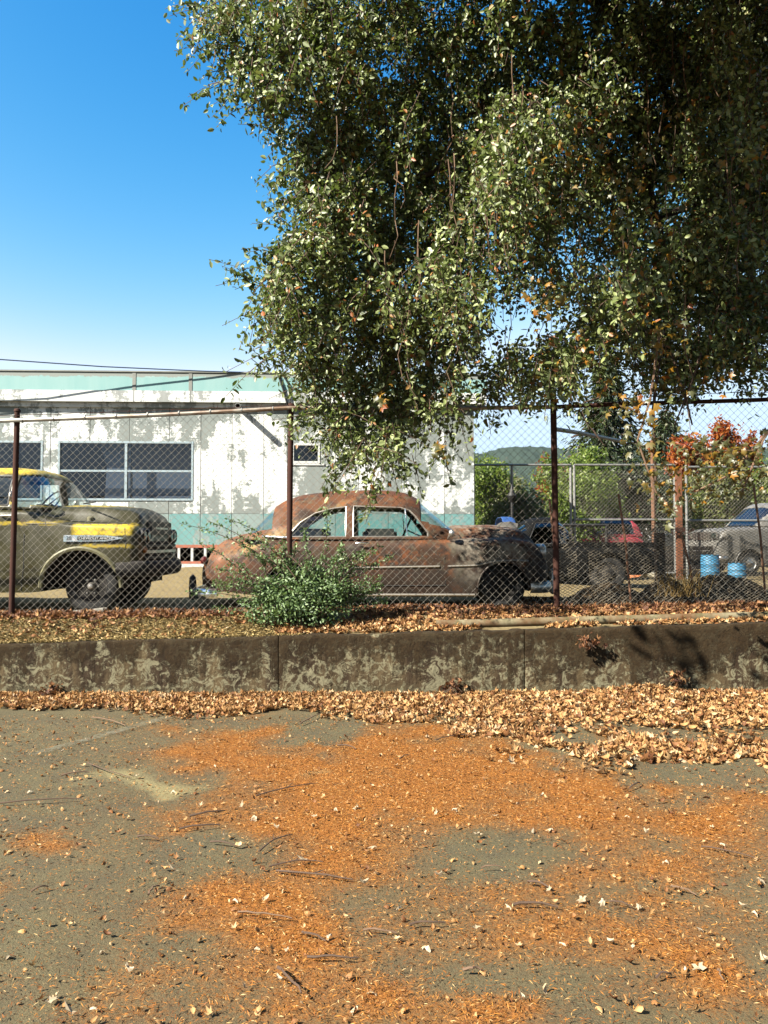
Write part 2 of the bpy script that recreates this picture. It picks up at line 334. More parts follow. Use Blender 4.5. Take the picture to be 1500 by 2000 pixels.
# ------------------------------------------------------------------ asphalt
def grid_lines(lo, hi, f0, f1, fine, coarse):
    a = list(np.arange(f0, f1, fine)); x = f0; st = fine
    left = []
    while x > lo: st = min(st*1.5, coarse); x -= st; left.append(max(x, lo))
    x = a[-1]; st = fine; right = []
    while x < hi: st = min(st*1.5, coarse); x += st; right.append(min(x, hi))
    return np.array(sorted(set(left))+a+sorted(set(right)))
def litter_at(X, Y):
    """orange needle cover 0..1 and pale sand 0..1 on the asphalt; blobs given where they lie in the photograph"""
    X = np.asarray(X, float); Y = np.asarray(Y, float)
    blobs = [(380, 1465, 130, 30, .45), (330, 1560, 120, 30, .3), (620, 1490, 290, 65, .75), (700, 1580, 280, 95, .8), (1250, 1660, 330, 60, .35), (1200, 1840, 330, 80, .3), (750, 1880, 260, 80, .35), (450, 1760, 160, 80, .3), (1000, 1740, 200, 50, .3), (600, 1680, 200, 90, .8), (560, 1790, 200, 70, .6), (480, 1900, 150, 60, .35), (900, 1470, 300, 45, .6), (1100, 1520, 260, 40, .6),
             (1350, 1590, 260, 45, .85), (1020, 1560, 220, 50, .5), (80, 1645, 110, 32, .75), (330, 1620, 110, 30, .5), (60, 1735, 60, 22, .5), (1110, 1710, 80, 45, .6), (1300, 1690, 130, 35, .5),
             (1330, 1800, 190, 55, .55), (1400, 1920, 180, 60, .65), (950, 1790, 140, 45, .45), (900, 1960, 200, 45, .6), (640, 1950, 120, 60, .4), (1250, 1500, 100, 25, .2), (800, 1530, 120, 30, .4), (350, 1960, 200, 50, .2), (120, 1950, 160, 60, .12),
             (960, 1650, 130, 45, -.75), (1010, 1690, 120, 40, -.5), (1290, 1490, 110, 32, -.7), (1120, 1435, 90, 16, -.7), (1060, 1470, 60, 14, -.3), (650, 1412, 100, 16, -.8), (300, 1510, 150, 40, -.5), (400, 1680, 120, 60, -.6), (960, 1900, 170, 50, -.35)]
    s = np.zeros_like(X)
    px = 750+X/np.maximum(Y, .5)*F; py = 1055+EYE/np.maximum(Y, .5)*F*1.0
    wx = px+(fbm(X*2.2, Y*2.2, 4, 3)-.5)*190; wy = py+(fbm(X*2.2+9, Y*2.2, 4, 8)-.5)*110
    for cx, cy, rx, ry, a in blobs: s = s+a*np.exp(-(((wx-cx)/rx)**2+((wy-cy)/ry)**2))
    dust = np.clip(s*.75+.12+.1*smooth(1500, 1900, py), 0, .9)*smooth(-50, 350, px+(py-1500)*.35)
    s = s*1.1+(fbm(X*5, Y*5, 4, 21)-.5)*.95+(fbm(X*15, Y*15, 3, 29)-.5)*.5+(fbm(X*1.1, Y*1.1, 3, 33)-.5)*.4; s = s*(.2+1.35*fbm(X*3.3, Y*3.3, 4, 66))
    s = np.where(Y < 2.2, fbm(X*1.2, Y*1.2, 4, 5)*.8, s)
    s = s*smooth(2000, 1250, py*0+np.where(px < 330, 1500, 1250)) if False else s
    left = smooth(420, 60, px)*smooth(1640, 1400, py); s = s*(1-.85*left)
    sand = np.zeros_like(X)
    for cx, cy, rx, ry, a in [(250, 1512, 130, 24, .75), (320, 1525, 70, 16, .5), (600, 1508, 50, 9, .6), (160, 1460, 60, 14, .15), (700, 1570, 60, 15, .25)]: sand = sand+a*np.exp(-(((wx-cx)/rx)**2+((wy-cy)/ry)**2))
    return np.clip(s, 0, 1.1), np.clip(sand, 0, 1), dust
gx = grid_lines(-60, 60, -5.6, 5.6, .035, 8); gy = grid_lines(-30, 8.06, 1.9, 8.05, .035, 8)
GX, GY = np.meshgrid(gx, gy); lit, snd, dst = litter_at(GX, GY)
GZ = (fbm(GX*.7, GY*.7, 3, 2)-.5)*.02*(np.abs(GX) < 6)+(fbm(GX*9, GY*9, 3, 6)-.5)*.006
ny, nx = GX.shape; idx = np.arange(ny*nx).reshape(ny, nx)
QF = np.stack([idx[:-1, :-1], idx[:-1, 1:], idx[1:, 1:], idx[1:, :-1]], -1).reshape(-1, 4)
mesh_obj('asphalt_lot', np.stack([GX, GY, GZ], -1).reshape(-1, 3), QF, MT['asphalt'], smooth_=True, attr={'litter': lit.ravel(), 'sand': snd.ravel(), 'dust': dst.ravel()}, kind='structure')
# faint old parking line across the lot
m = M('worn_line_paint', .9, .2); tr = m.n('BsdfTransparent'); ms = m.n('MixShader'); m.base((.34, .34, .26))
m.l(m.ramp(m.noise(22, 6, .8), [(.42, 0), (.7, .55)]), ms.inputs[0]); m.l(tr.outputs[0], ms.inputs[1]); m.l(m.b.outputs[0], ms.inputs[2]); m.l(ms.outputs[0], m.t.nodes['Material Output'].inputs['Surface'])
a, b = on_ground(60, 1478), on_ground(330, 1403); dv = (b-a)/np.linalg.norm(b-a); pv = np.array([-dv[1], dv[0], 0])*.05
mesh_obj('parking_line', [a-pv+(0, 0, .016), b-pv+(0, 0, .016), b+pv+(0, 0, .016), a+pv+(0, 0, .016)], [(0, 1, 2, 3)], m.m, kind='structure')
# ------------------------------------------------------------------ yard terrace behind the wall
def wall_top(X): return .652+.0272*np.clip(X, -7, 8)
def yard_z(X, Y):
    X = np.asarray(X, float); Y = np.asarray(Y, float)
    zw = wall_top(X)+.0; zf = .73+.013*np.clip(X+4.2, -3, 12); zc = .67
    z = zw+(zf-zw)*smooth(8.15, 8.95, Y); z = z+(zc-z)*smooth(9.1, 10.1, Y)
    z = z+.37*smooth(13.2, 15.9, Y)*smooth(5.5, 2.2, X)
    return z+(fbm(X*1.3, Y*1.3, 3, 4)-.5)*.05*smooth(8.15, 8.6, Y)*(Y < 40)
gx = grid_lines(-2500, 2500, -8, 12, .12, 300); gy = np.concatenate([[8.12], grid_lines(8.2, 4000, 8.2, 20, .1, 300)]); gy = np.unique(gy)
GX, GY = np.meshgrid(gx, gy); ny, nx = GX.shape; idx = np.arange(ny*nx).reshape(ny, nx)
QF = np.stack([idx[:-1, :-1], idx[:-1, 1:], idx[1:, 1:], idx[1:, :-1]], -1).reshape(-1, 4)
mesh_obj('yard_ground', np.stack([GX, GY, yard_z(GX, GY)], -1).reshape(-1, 3), QF, MT['soil'], smooth_=True, kind='structure')
# ------------------------------------------------------------------ retaining wall, three poured sections and their neighbours
rw = empty('retaining_wall', (0, 8, 0), 'low mossy stained concrete retaining wall along the edge of the asphalt', 'wall')
cuts = [-9, -1.06, 1.41, 4.6, 9]
for a, b in zip(cuts[:-1], cuts[1:]):
    xs = np.arange(a+.004, b-.003, .03); xs[-1] = b-.004; zs = np.linspace(-.1, 1, 26); XX, TT = np.meshgrid(xs, zs)
    top = wall_top(XX)+(fbm(XX*3, XX*0+1, 3, 9)-.5)*.02; ZZ = np.where(TT < 0, -.1, TT*top)
    YY = (fbm(XX*5, ZZ*5, 4, 12)-.5)*.03+(fbm(XX*22, ZZ*22, 3, 13)-.5)*.022*smooth(.25, .6, ZZ); YY = YY*smooth(0, .02, np.minimum(XX-a, b-XX))+.012*(1-smooth(0, .02, np.minimum(XX-a, b-XX)))
    V = np.stack([XX, YY, ZZ], -1).reshape(-1, 3); h, w = XX.shape; idx = np.arange(h*w).reshape(h, w)
    Q = np.stack([idx[:-1, :-1], idx[:-1, 1:], idx[1:, 1:], idx[1:, :-1]], -1).reshape(-1, 4)
    tz = top[-1]+(fbm(xs*8, xs*0, 3, 5)-.5)*.012; V2 = np.stack([xs, np.full(w, .2), tz+.004], -1); V3 = np.stack([xs, np.full(w, .2), np.full(w, -.1)], -1); n0 = len(V)
    V1 = np.stack([xs, np.full(w, .025), tz+.012], -1)
    V = np.vstack([V, V1, V2, V3]); r0 = idx[-1]; r1 = n0+np.arange(w); r2 = n0+w+np.arange(w); r3 = n0+2*w+np.arange(w)
    for p, q in ((r0, r1), (r1, r2), (r2, r3)): Q = np.vstack([Q, np.stack([p[:-1], p[1:], q[1:], q[:-1]], -1)])
    mesh_obj('wall_section', V, Q, MT['concrete'], rw, smooth_=True)
# ------------------------------------------------------------------ building
A = R(2.5); P0 = np.array([1.88, 16.5]); E = np.array([math.cos(A), math.sin(A)]); NV = np.array([E[1], -E[0]])
bd = empty('shop_building', (P0[0], P0[1], 0), 'long low white building with peeling paint and teal parapet behind the cars', 'building', rz=A)
def fac(px, py, out=0.0):
    """pixel -> (s, z) on the facade plane"""
    r = ray(px, py); o = P0+NV*out; t = (o @ NV)/(r[:2] @ NV); p = r[:2]*t-o
    return p @ E, EYE+r[2]*t
S = lambda px, py=900: fac(px, py)[0]
Z = lambda py, px=300: fac(px, py)[1]
zb = .9; z_top = Z(730); z_tw = Z(765); z_fb = Z(787); z_w1, z_w0 = Z(862), Z(978); z_tl = Z(1003); z_l1, z_l0 = Z(1064), Z(1101)
SL = -13.0
wins = [(S(-180), S(84), z_w0, z_w1, 2), (S(113), S(378), z_w0, z_w1, 2), (S(570), S(625), Z(905, 600), Z(866, 600), 1)]
low = (S(300), S(428), z_l0, z_l1)
# wall panels (each board its own piece), broken where a window is
edges = [SL]; x = SL
bset = [S(p) for p in (98, 252, 453, 515, 560, 655, 700, 760, 812, 868)]
x = S(98)
pre = list(np.arange(SL, S(98)-.3, 1.22)); edges = pre+[S(98)]+[S(175), S(252), S(330), S(392), S(453), S(515), S(561), S(655), S(700), S(758), S(812), S(868), 0.0]
zz = [zb, z_l0, z_l1, z_tl, z_w0, Z(905, 600), Z(866, 600), z_w1, z_fb+.05]
def holes(s0, s1, y0, y1):
    for a, b, c, d in [(w[0], w[1], w[2], w[3]) for w in wins]+[low]:
        if s0 < b-1e-4 and s1 > a+1e-4 and y0 < d-1e-4 and y1 > c+1e-4: return True
    return False
for a, b in zip(edges[:-1], edges[1:]):
    # vertical extents for this board: split board at window edges
    cs = sorted({a, b}|{e for w in wins+[low] for e in w[:2] if a+.02 < e < b-.02})
    for c, d in zip(cs[:-1], cs[1:]):
        g0 = .005 if c == a else 0; g1 = .005 if d == b else 0
        for lo, hi, mt in ((zb, z_tl-.003, 'teal'), (z_tl+.003, z_fb+.06, 'white_peel')):
            segs = [(lo, hi)]
            for w in wins+[low]:
                if c < w[1]-1e-4 and d > w[0]+1e-4:
                    ns = []
                    for p, q in segs:
                        if w[2] >= q or w[3] <= p: ns.append((p, q)); continue
                        if w[2] > p: ns.append((p, w[2]))
                        if w[3] < q: ns.append((w[3], q))
                    segs = ns
            dy = random.uniform(-.004, .004)
            for p, q in segs:
                if q-p > .03: G().box(c+g0, d-g1, dy, .06, p, q).build('wall_board', MT[mt], bd)
sh = G()
ss = sorted({SL, 0.0}|{e for w in wins+[low] for e in w[:2] if SL < e < 0})
for c, d in zip(ss[:-1], ss[1:]):
    segs = [(zb-.3, z_top-.1)]
    for w in wins+[low]:
        if c < w[1]-1e-4 and d > w[0]+1e-4:
            ns = []
            for p, q in segs:
                if w[2] >= q or w[3] <= p: ns.append((p, q)); continue
                ns += [(p, w[2]), (w[3], q)]
            segs = ns
    for p, q in segs: sh.box(c, d, .062, .16, p, q)
sh.build('wall_core', MT['grey_board'], bd)
g = G().box(-.1, 0, .165, 2.7, zb-.3, z_top-.15).box(SL, SL+.1, .165, 2.7, zb-.3, z_top-.15).box(SL, 0, 2.7, 2.85, zb-.3, z_top-.15); g.build('rear_wall', MT['white_peel'], bd)
G().box(SL-.1, .1, .17, 2.9, z_top-.14, z_top-.06).build('roof', MT['roof_felt'], bd)
G().box(SL+.1, -.1, 2.4, 2.5, zb-.2, z_top-.2).build('inner_wall', MT['interior'], bd)
G().box(SL+.1, -.1, .17, 2.4, zb-.1, zb).build('inner_floor', MT['interior'], bd)
G().box(S(215), S(372), 1.6, 1.7, z_w0-.5, z_w1+.3).build('inner_screen', MT['interior_blue'], bd)  # added sheet whose colour gives the panes a blue-grey reflected tone
mzw = (z_w0+z_w1)/2
G().box(S(252), S(374), .3, .31, z_w0-.1, mzw).build('blind', MT['curtain'], bd); G().box(S(250), S(376), .34, .35, mzw+.01, z_w1+.2).build('blind', MT['curtain_brown'], bd); G().prism([(S(196), z_w0-.1), (S(247), z_w0-.1), (S(247), z_w1+.2), (S(180), z_w1+.2), (S(200), mzw+.1)], 'y', .3, .31).build('blind', MT['curtain'], bd)  # added sheets; their colours stand in for reflections in the panes
# fascia
fo = -.13
fs = [SL]+[fac(p, 750, .13)[0] for p in (262, 372, 640, 880)]+[.25]
for a, b in zip(fs[:-1], fs[1:]):
    f = G().box(a+.01, b-.01, fo, .15, z_tw, z_top).build('fascia_panel', MT['fascia'], bd); G().box(a+.01, b-.01, fo-.012, .15, z_fb, z_tw-.004).build('fascia_board', MT['fascia_white'], bd)
    if a != SL: G().box(a-.035, a+.035, fo-.008, .1, z_fb+.02, z_top+.004).build('fascia_joint', MT['grey_board'], bd)
G().box(SL, .26, fo-.02, .2, z_top+.003, z_top+.03).build('parapet_cap', MT['grey_board'], bd)
G().box(SL, .1, -.05, .16, z_fb-.1, z_fb-.006).build('eave_board', MT['fascia_white'], bd)
# windows
for (a, b, c, d, n) in wins:
    fr = 'blue_frame' if n == 2 else 'white_frame'; t = .045
    w = G().box(a, a+t, -.012, .09, c, d).box(b-t, b, -.012, .09, c, d).box(a+t, b-t, -.012, .09, d-t, d).box(a+t, b-t, -.018, .09, c, c+t).build('window', MT[fr], bd, bevel=.004)
    if n == 2:
        mx = (a+b)/2; mz = (c+d)/2
        G().box(mx-.025, mx+.025, -.006, .08, c+t, d-t).build('mullion', MT[fr], w); G().box(a+t, mx-.026, -.002, .07, mz-.02, mz+.02).build('transom', MT[fr], w); G().box(mx+.026, b-t, -.002, .07, mz-.02, mz+.02).build('transom', MT[fr], w)
        for p, q in ((a+t, mx-.025), (mx+.025, b-t)):
            for u, v in ((c+t, mz-.02), (mz+.02, d-t)): G().box(p, q, .03, .036, u, v).build('pane', MT['window_glass'], w)
    else:
        G().box(a+t, b-t, .03, .036, c+t, d-t).build('pane', MT['window_glass'], w); G().box(a-.09, b+.09, -.02, .005, c-.04, c-.002).build('sill', MT['white_frame'], w)
a, b, c, d = low
w = G().box(a, b, -.03, .06, d-.06, d).box(a, b, -.03, .06, c, c+.05).build('window', MT['red_frame'], bd, label='low red framed window strip near the ground')
for k in range(6):
    x = a+(b-a)*k/5; G().box(x-.025, x+.025, -.024, .05, c+.05, d-.06).build('mullion', MT['white_frame'], w)
    if k < 5: G().box(x+.026, a+(b-a)*(k+1)/5-.026, .02, .026, c+.05, d-.06).build('pane', MT['window_glass'], w)
G().box(a-.1, b+.4, -.05, .04, c-.13, c-.004).build('sill', MT['white_frame'], w)
# drain pipe sticking out under the eave
s0, zq = fac(470, 799, .05); s1, z1 = fac(462, 798, .45)
G().lathe([(.05, 0), (.055, -.005), (.055, -.5), (.045, -.5), (.045, -.05)], 16, 'y', (s0, .03, zq)).build('drain_pipe', MT['galv'], bd, sm=True)
# cable drop over the parapet and the overhead line
p = [at_depth(-700, 655, 15.0), at_depth(-300, 684, 15.2), at_depth(0, 702, 15.5), at_depth(200, 716, 15.8), at_depth(400, 725, 16.05), at_depth(548, 729, 16.25)]
G().tube(p, .012, 6).build('overhead_cable', MT['cable_blue'], None, label='thin dark overhead cable running to the parapet of the white building', cat='cable')
pc = lambda px, py, o: (lambda q: (q[0], -o, q[1]))(fac(px, py, o))
G().tube([pc(545, 730, .1), pc(543, 731, .15), pc(553, 760, .17), pc(560, 786, .17), pc(563, 800, .1)], .022, 6).tube([pc(560, 730, .1), pc(552, 731, .15), pc(563, 750, .17), pc(567, 785, .17), pc(567, 812, .06)], .016, 6).build('service_cable', MT['cable'], bd)
# ------------------------------------------------------------------ chain link fence
def chainlink(x0, x1, z0f, z1f, yf, q, r):
    A_, B_ = [], []
    ncol = int((x1-x0)/q); zlo = min(z0f(x0), z0f(x1)); zhi = max(z1f(x0), z1f(x1)); nz = int((zhi-zlo)/q)+1
    I, J = np.meshgrid(np.arange(ncol), np.arange(nz)); I = I.ravel(); J = J.ravel()
    par = (I+J) % 2; xa = x0+(I+par)*q; xb = x0+(I+1-par)*q; za = zlo+J*q; zb_ = za+q
    up = xb > xa                                    # '/' wires lie in front
    off = np.where(up, -.004, .004)
    warp = lambda x, z: (fbm(x*1.1, z*1.1, 3, 17)-.5)*.07
    dx = lambda x, z: (fbm(x*2.0+5, z*2.0, 2, 18)-.5)*.022
    Ap = np.stack([xa+dx(xa, za), yf(xa)+off+warp(xa, za), za], -1); Bp = np.stack([xb+dx(xb, zb_), yf(xb)+off+warp(xb, zb_), zb_], -1)
    ok = (za >= z0f(xa)) & (zb_ <= z1f(xb)); return seg_prisms(Ap[ok], Bp[ok], r)
yfence = lambda x: 9.0+0*np.asarray(x)
railz = lambda X: np.interp(X, [-9, -4.35, -1.06, 1.93, 2.8, 8], [2.85, 2.95, 3.1, 3.11, 3.16, 3.3])
fen = empty('chain_link_fence', (0, 0, 0), 'tall rusty chain link fence with top rail in front of the old cars', 'fence')
posts = [(-4.18, 3.06, -.03), (-1.06, 3.12, -.02), (1.93, 3.2, .025), (4.95, 3.2, 0)]
for X, zt, lean in posts:
    zz0 = float(yard_z(X, 9.))-.1
    G().tube([(X+lean, 9.0, zz0), (X, 9.0, zt)], .032 if X != 1.93 else .036, 10).lathe([(.036, 0), (.04, .01), (.03, .035), (.0, .045)], 10, 'z', (X, 9., zt)).build('post', MT['rust'], fen, sm=True)
for k in range(3):
    a, b = posts[k][0], posts[k+1][0]
    n = 9; P = [(a+(b-a)*i/(n-1), 9.0-.045, float(railz(a+(b-a)*i/(n-1)))-.012*math.sin(math.pi*i/(n-1))) for i in range(n)]
    G().tube(P, .024, 8).build('top_rail', MT['rail'] if k < 2 else MT['rust'], fen, sm=True)
G().tube([(x, 8.955, float(railz(x))) for x in np.linspace(-8, -4.18, 6)], .024, 8).build('top_rail', MT['rail'], fen, sm=True)
for a, b in ((-8.0, -4.18), (-4.18, -1.06), (-1.06, 1.93), (1.93, 4.95)):
    V, Fc = chainlink(a, b, lambda x: yard_z(x, 9.0)+.01, lambda x: railz(x), yfence, .043, .00165)
    mesh_obj('wire_mesh', V, Fc, MT['wire'], fen, kind='stuff')
for k in range(26):      # rail ties
    x = -4.1+k*.355; z = float(railz(x)); G().lathe([(.03, -.006), (.03, .006)], 8, 'x', (x, 8.955, z-.004)).build('tie_ring', MT['galv'], fen)
bw = G()
for X in np.arange(-8, 5, .5): 
    f = lambda x: float(np.interp(x, [-8, -4.18, -1.06, 1.93, 5], [3.0, 3.02, 3.14, 3.24, 3.3]))
    bw.tube([(X, 8.97, f(X)), (X+.25, 8.97, (f(X)+f(X+.5))/2-.012), (X+.5, 8.97, f(X+.5))], .004, 4)
    for s in (.1, .3): bw.tube([(X+s-.01, 8.955, f(X+s)-.03), (X+s+.01, 8.985, f(X+s)+.02)], .003, 3)
bw.build('barbed_wire', MT['rust'], fen)
# silver brace pipe running back from the tall post
G().tube([at_depth(1083, 838, 9.08), at_depth(1135, 846, 10.2), at_depth(1215, 862, 12)], .026, 8).build('brace_pipe', MT['galv'], fen, sm=True)
# low expanded-metal screen with rebar stakes behind the right bay
scr = empty('expanded_metal_screen', (0, 0, 0), 'low dark expanded metal mesh screen held by rusty leaning stakes, right of the rusty sedan', 'fence screen')
def expanded(x0, x1, z0, z1, y, qx, qz, r):
    I, J = np.meshgrid(np.arange(int((x1-x0)/qx)), np.arange(int((z1-z0)/qz))); I = I.ravel(); J = J.ravel(); par = (I+J) % 2
    xa = x0+(I+par)*qx; xb = x0+(I+1-par)*qx; za = z0+J*qz; zb_ = za+qz
    wob = lambda x, z: (fbm(x*1.5, z*1.5, 3, 41)-.5)*.1; topl = lambda x: z1-.08+.2*(fbm(x*.9, x*0, 2, 44)-.5)+.1*smooth(2.5, 3.5, x)-.22*smooth(3.2, 4.6, x)
    ok = zb_ < topl(xa)
    sag = lambda x, z: (fbm(x*1.2+3, z*1.0, 3, 42)-.5)*.08
    return seg_prisms(np.stack([xa, y+wob(xa, za), za+sag(xa, za)], -1)[ok], np.stack([xb, y+wob(xb, zb_), zb_+sag(xb, zb_)], -1)[ok], r)
V, Fc = expanded(1.98, 4.95, .83, 1.86, 9.2, .03, .0165, .003); mesh_obj('mesh_sheet', V, Fc, MT['wire_dull'], scr, kind='stuff')
for (a, b) in (((1073, 975), (1092, 1185)), ((1208, 965), (1232, 1160)), ((1472, 950), (1494, 1140)), ((1330, 1040), (1360, 1170))):
    p, q = at_depth(*b, 9.12), at_depth(*a, 9.2); mid = (p+q)/2+np.array([.012, 0, 0]); p[2] -= .1
    G().tube([p, mid, q], .013, 6).build('stake', MT['rust_light'], scr, sm=True)
# old pipe lying behind the wall
P = [at_depth(852, 1222, 8.32), at_depth(960, 1222, 8.32), at_depth(1100, 1217, 8.32), at_depth(1290, 1211, 8.32), at_depth(1400, 1207, 8.32), at_depth(1560, 1204, 8.32), at_depth(1700, 1201, 8.32)]
for p in P: p[2] = max(p[2], float(yard_z(p[0], 8.32))+.04)
G().tube(P, .043, 12).build('old_pipe', MT['pipe'], None, sm=True, label='long lichen covered pipe lying on the leaves along the wall top', cat='pipe')
# ------------------------------------------------------------------ vehicles
def sinterp(xq, xs, ys, s=.03):
    lo, hi = xs[0], xs[-1]; d = np.linspace(lo, hi, 1200); y = np.interp(d, xs, ys); k = max(1, int(s/(hi-lo)*1200)); ker = np.exp(-.5*(np.arange(-3*k, 3*k+1)/k)**2); ker /= ker.sum()
    pad = 3*k; sl = y[1]-y[0]; sr = y[-1]-y[-2]
    yp = np.concatenate([y[0]-sl*np.arange(pad, 0, -1), y, y[-1]+sr*np.arange(1, pad+1)]); return np.interp(xq, d, np.convolve(yp, ker, 'valid'))
def in_poly(x, y, poly):
    c = np.zeros(x.shape, bool); n = len(poly)
    for i in range(n):
        x0, y0 = poly[i]; x1, y1 = poly[(i+1) % n]
        if y0 == y1: continue
        c ^= ((y0 > y) != (y1 > y)) & (x < (x1-x0)*(y-y0)/(y1-y0)+x0)
    return c
def compact(V, Q):
    u, inv = np.unique(Q, return_inverse=True); return V[u], inv.reshape(Q.shape)
class Car:
    def __init__(s, S): s.S = S
    def k(s, name, x): a = np.array(s.S[name], float); return sinterp(x, a[:, 0], a[:, 1], s.S.get('sm', .04))
    def side_y(s, x, z):
        w = float(s.k('w', x)); zf = float(s.k('zf', x)); zb = float(s.k('zb', x)); Rr = s.S.get('R', .13)
        if z > zf-Rr:
            t = min(1, (z-zf+Rr)/Rr); return w-(.2*w)*(1-math.sqrt(max(0, 1-t*t)))
        t = (zf-Rr-z)/max(.05, zf-Rr-zb); return w*(1-s.S.get('tuck', .07)*t**2.2+.012*math.sin(math.pi*min(1, t)))
    def body(s, name, mat, parent):
        S = s.S; a = np.array(S['w'], float); x0, x1 = a[0, 0], a[-1, 0]; dx = S.get('dx', .022); xs = np.linspace(x0, x1, int((x1-x0)/dx)+1)
        W, ZC, ZF, ZB = (s.k(q, xs)[:, None] for q in ('w', 'zc', 'zf', 'zb')); v0, v1 = S.get('v', (.48, .72)); Rr = S.get('R', .13)
        v = np.linspace(0, .8, 22)[None]; a_ = smooth(v0, v1, v); crown = S.get('crown', .04)
        zt = (ZC-crown*(v/.5)**2*np.minimum(1, 2*np.abs(ZC-ZF)/.1+.3))*(1-a_)+ZF*a_; top = (v*W+0*ZC, zt)
        th = np.linspace(0, math.pi/2, 9)[None, 1:]; sho = (W*(.8+.2*np.sin(th)), ZF-Rr*(1-np.cos(th)))
        t = np.linspace(0, 1, 26)[None, 1:]; zs = (ZF-Rr)+(ZB-ZF+Rr)*t; ys = W*(1-S.get('tuck', .07)*t**2.2+.012*np.sin(math.pi*t)); side = (ys, zs)
        u = np.linspace(1, 0, 5)[None, 1:]; bot = (ys[:, -1:]*u, ZB+0*u)
        Y = np.hstack([np.broadcast_to(q[0], (len(xs), q[0].shape[1])) for q in (top, sho, side, bot)]); Zz = np.hstack([q[1] for q in (top, sho, side, bot)])
        Y = np.hstack([Y, -Y[:, -2:0:-1]]); Zz = np.hstack([Zz, Zz[:, -2:0:-1]]); X = np.broadcast_to(xs[:, None], Y.shape)
        if 'dent' in S: Y = Y+S['dent'](X, Y, Zz)
        V = np.stack([X, Y, Zz], -1).reshape(-1, 3); n, m_ = Y.shape; idx = np.arange(n*m_).reshape(n, m_); nxt = np.roll(idx, -1, 1)
        Q = np.stack([idx[:-1], idx[1:], nxt[1:], nxt[:-1]], -1).reshape(-1, 4); C = V[Q].mean(1); keep = np.ones(len(Q), bool)
        for (wx, wz, ra, sc) in S['arch']:
            d = ((C[:, 0]-wx)/(ra*sc))**2+((C[:, 2]-wz)/ra)**2 < 1; low = (np.abs(C[:, 0]-wx) < ra*sc*.98) & (C[:, 2] < wz); keep &= ~((d | low) & (np.abs(C[:, 1]) > .55))
        faces = [tuple(q) for q in Q[keep]]+[tuple(idx[0]), tuple(idx[-1][::-1])]
        o = mesh_obj(name, V, faces, mat, parent, smooth_=True); me = o.data; b = bmesh.new(); b.from_mesh(me); bmesh.ops.delete(b, geom=[q for q in b.verts if not q.link_faces], context='VERTS'); bmesh.ops.recalc_face_normals(b, faces=b.faces); b.to_mesh(me); b.free()
        me.set_sharp_from_angle(angle=R(50)); md = o.modifiers.new('sheet', 'SOLIDIFY'); md.thickness = .012; md.offset = -1
        for (wx, wz, ra, sc) in S['arch']:
            for sg in (-1, 1):
                g = G(); n2 = 18; w0 = .42; 
                for i in range(n2):
                    t0, t1 = math.pi*i/n2, math.pi*(i+1)/n2; V4 = []
                    for tt, yy in ((t0, w0), (t1, w0), (t1, .86), (t0, .86)): V4.append((wx+ra*sc*1.01*math.cos(tt), sg*yy, wz+ra*1.01*math.sin(tt)))
                    g.add(V4, [(0, 1, 2, 3)])
                g.add([(wx+ra*sc*1.01*math.cos(math.pi*i/n2), sg*w0, wz+ra*1.01*math.sin(math.pi*i/n2)) for i in range(n2+1)], [tuple(range(n2+1))])
                g.build('wheel_well', MT['soot'], parent)
                P = []
                for i in range(25):
                    tt = math.pi*(i/24); xx, z_ = wx+ra*sc*math.cos(tt), wz+ra*math.sin(tt); P.append((xx, sg*(s.side_y(xx, z_)+.002), z_))
                G().tube(P, S.get('lip', .012), 6).build('arch_lip', S.get('lip_mat', mat), parent, sm=True)
        return o
    def cabin(s, name, mat, parent, glass):
        S = s.S['cab']; rl = np.array(S['roof'], float); xs = np.linspace(rl[0, 0], rl[-1, 0], int((rl[-1, 0]-rl[0, 0])/S.get('dx', .018))+1); zr = sinterp(xs, rl[:, 0], rl[:, 1], .03); wa = np.array(S['wb'], float); wb = sinterp(xs, wa[:, 0], wa[:, 1], .05)
        zb0 = S['zb']; Hm = zr.max()-zb0; n = S.get('n', 3.2); m_ = S.get('m', 84); Y = []; Zz = []
        for x, h, w in zip(xs, zr, wb):
            hh = max(.02, h-zb0); th = np.linspace(0, math.pi, 600); y = w*np.sign(np.cos(th))*np.abs(np.cos(th))**(2/n); z = zb0+hh*np.abs(np.sin(th))**(2/n); y = y*(1-S.get('tumble', .18)*(z-zb0)/Hm)
            dl = np.concatenate([[0], np.cumsum(np.hypot(np.diff(y), np.diff(z)))]); q = np.linspace(0, dl[-1], m_); Y.append(np.interp(q, dl, y)); Zz.append(np.interp(q, dl, z))
        Y = np.array(Y); Zz = np.array(Zz); X = np.broadcast_to(xs[:, None], Y.shape); V = np.stack([X, Y, Zz], -1).reshape(-1, 3); idx = np.arange(Y.size).reshape(Y.shape)
        Q = np.stack([idx[:-1, :-1], idx[1:, :-1], idx[1:, 1:], idx[:-1, 1:]], -1).reshape(-1, 4); C = V[Q].mean(1); wl = np.interp(C[:, 0], xs, wb); zl = np.interp(C[:, 0], xs, zr); used = np.zeros(len(Q), bool)
        items = []
        for poly in S['side']:
            ins = in_poly(C[:, 0], C[:, 2], poly)
            for sg in (-1, 1): items.append(('side_window', ins & (C[:, 1]*sg > .45*wl), poly, sg))
        for nm, fn in S['ends']: items.append((nm, fn(C[:, 0], C[:, 1], C[:, 2], wl, zl), None, 0))
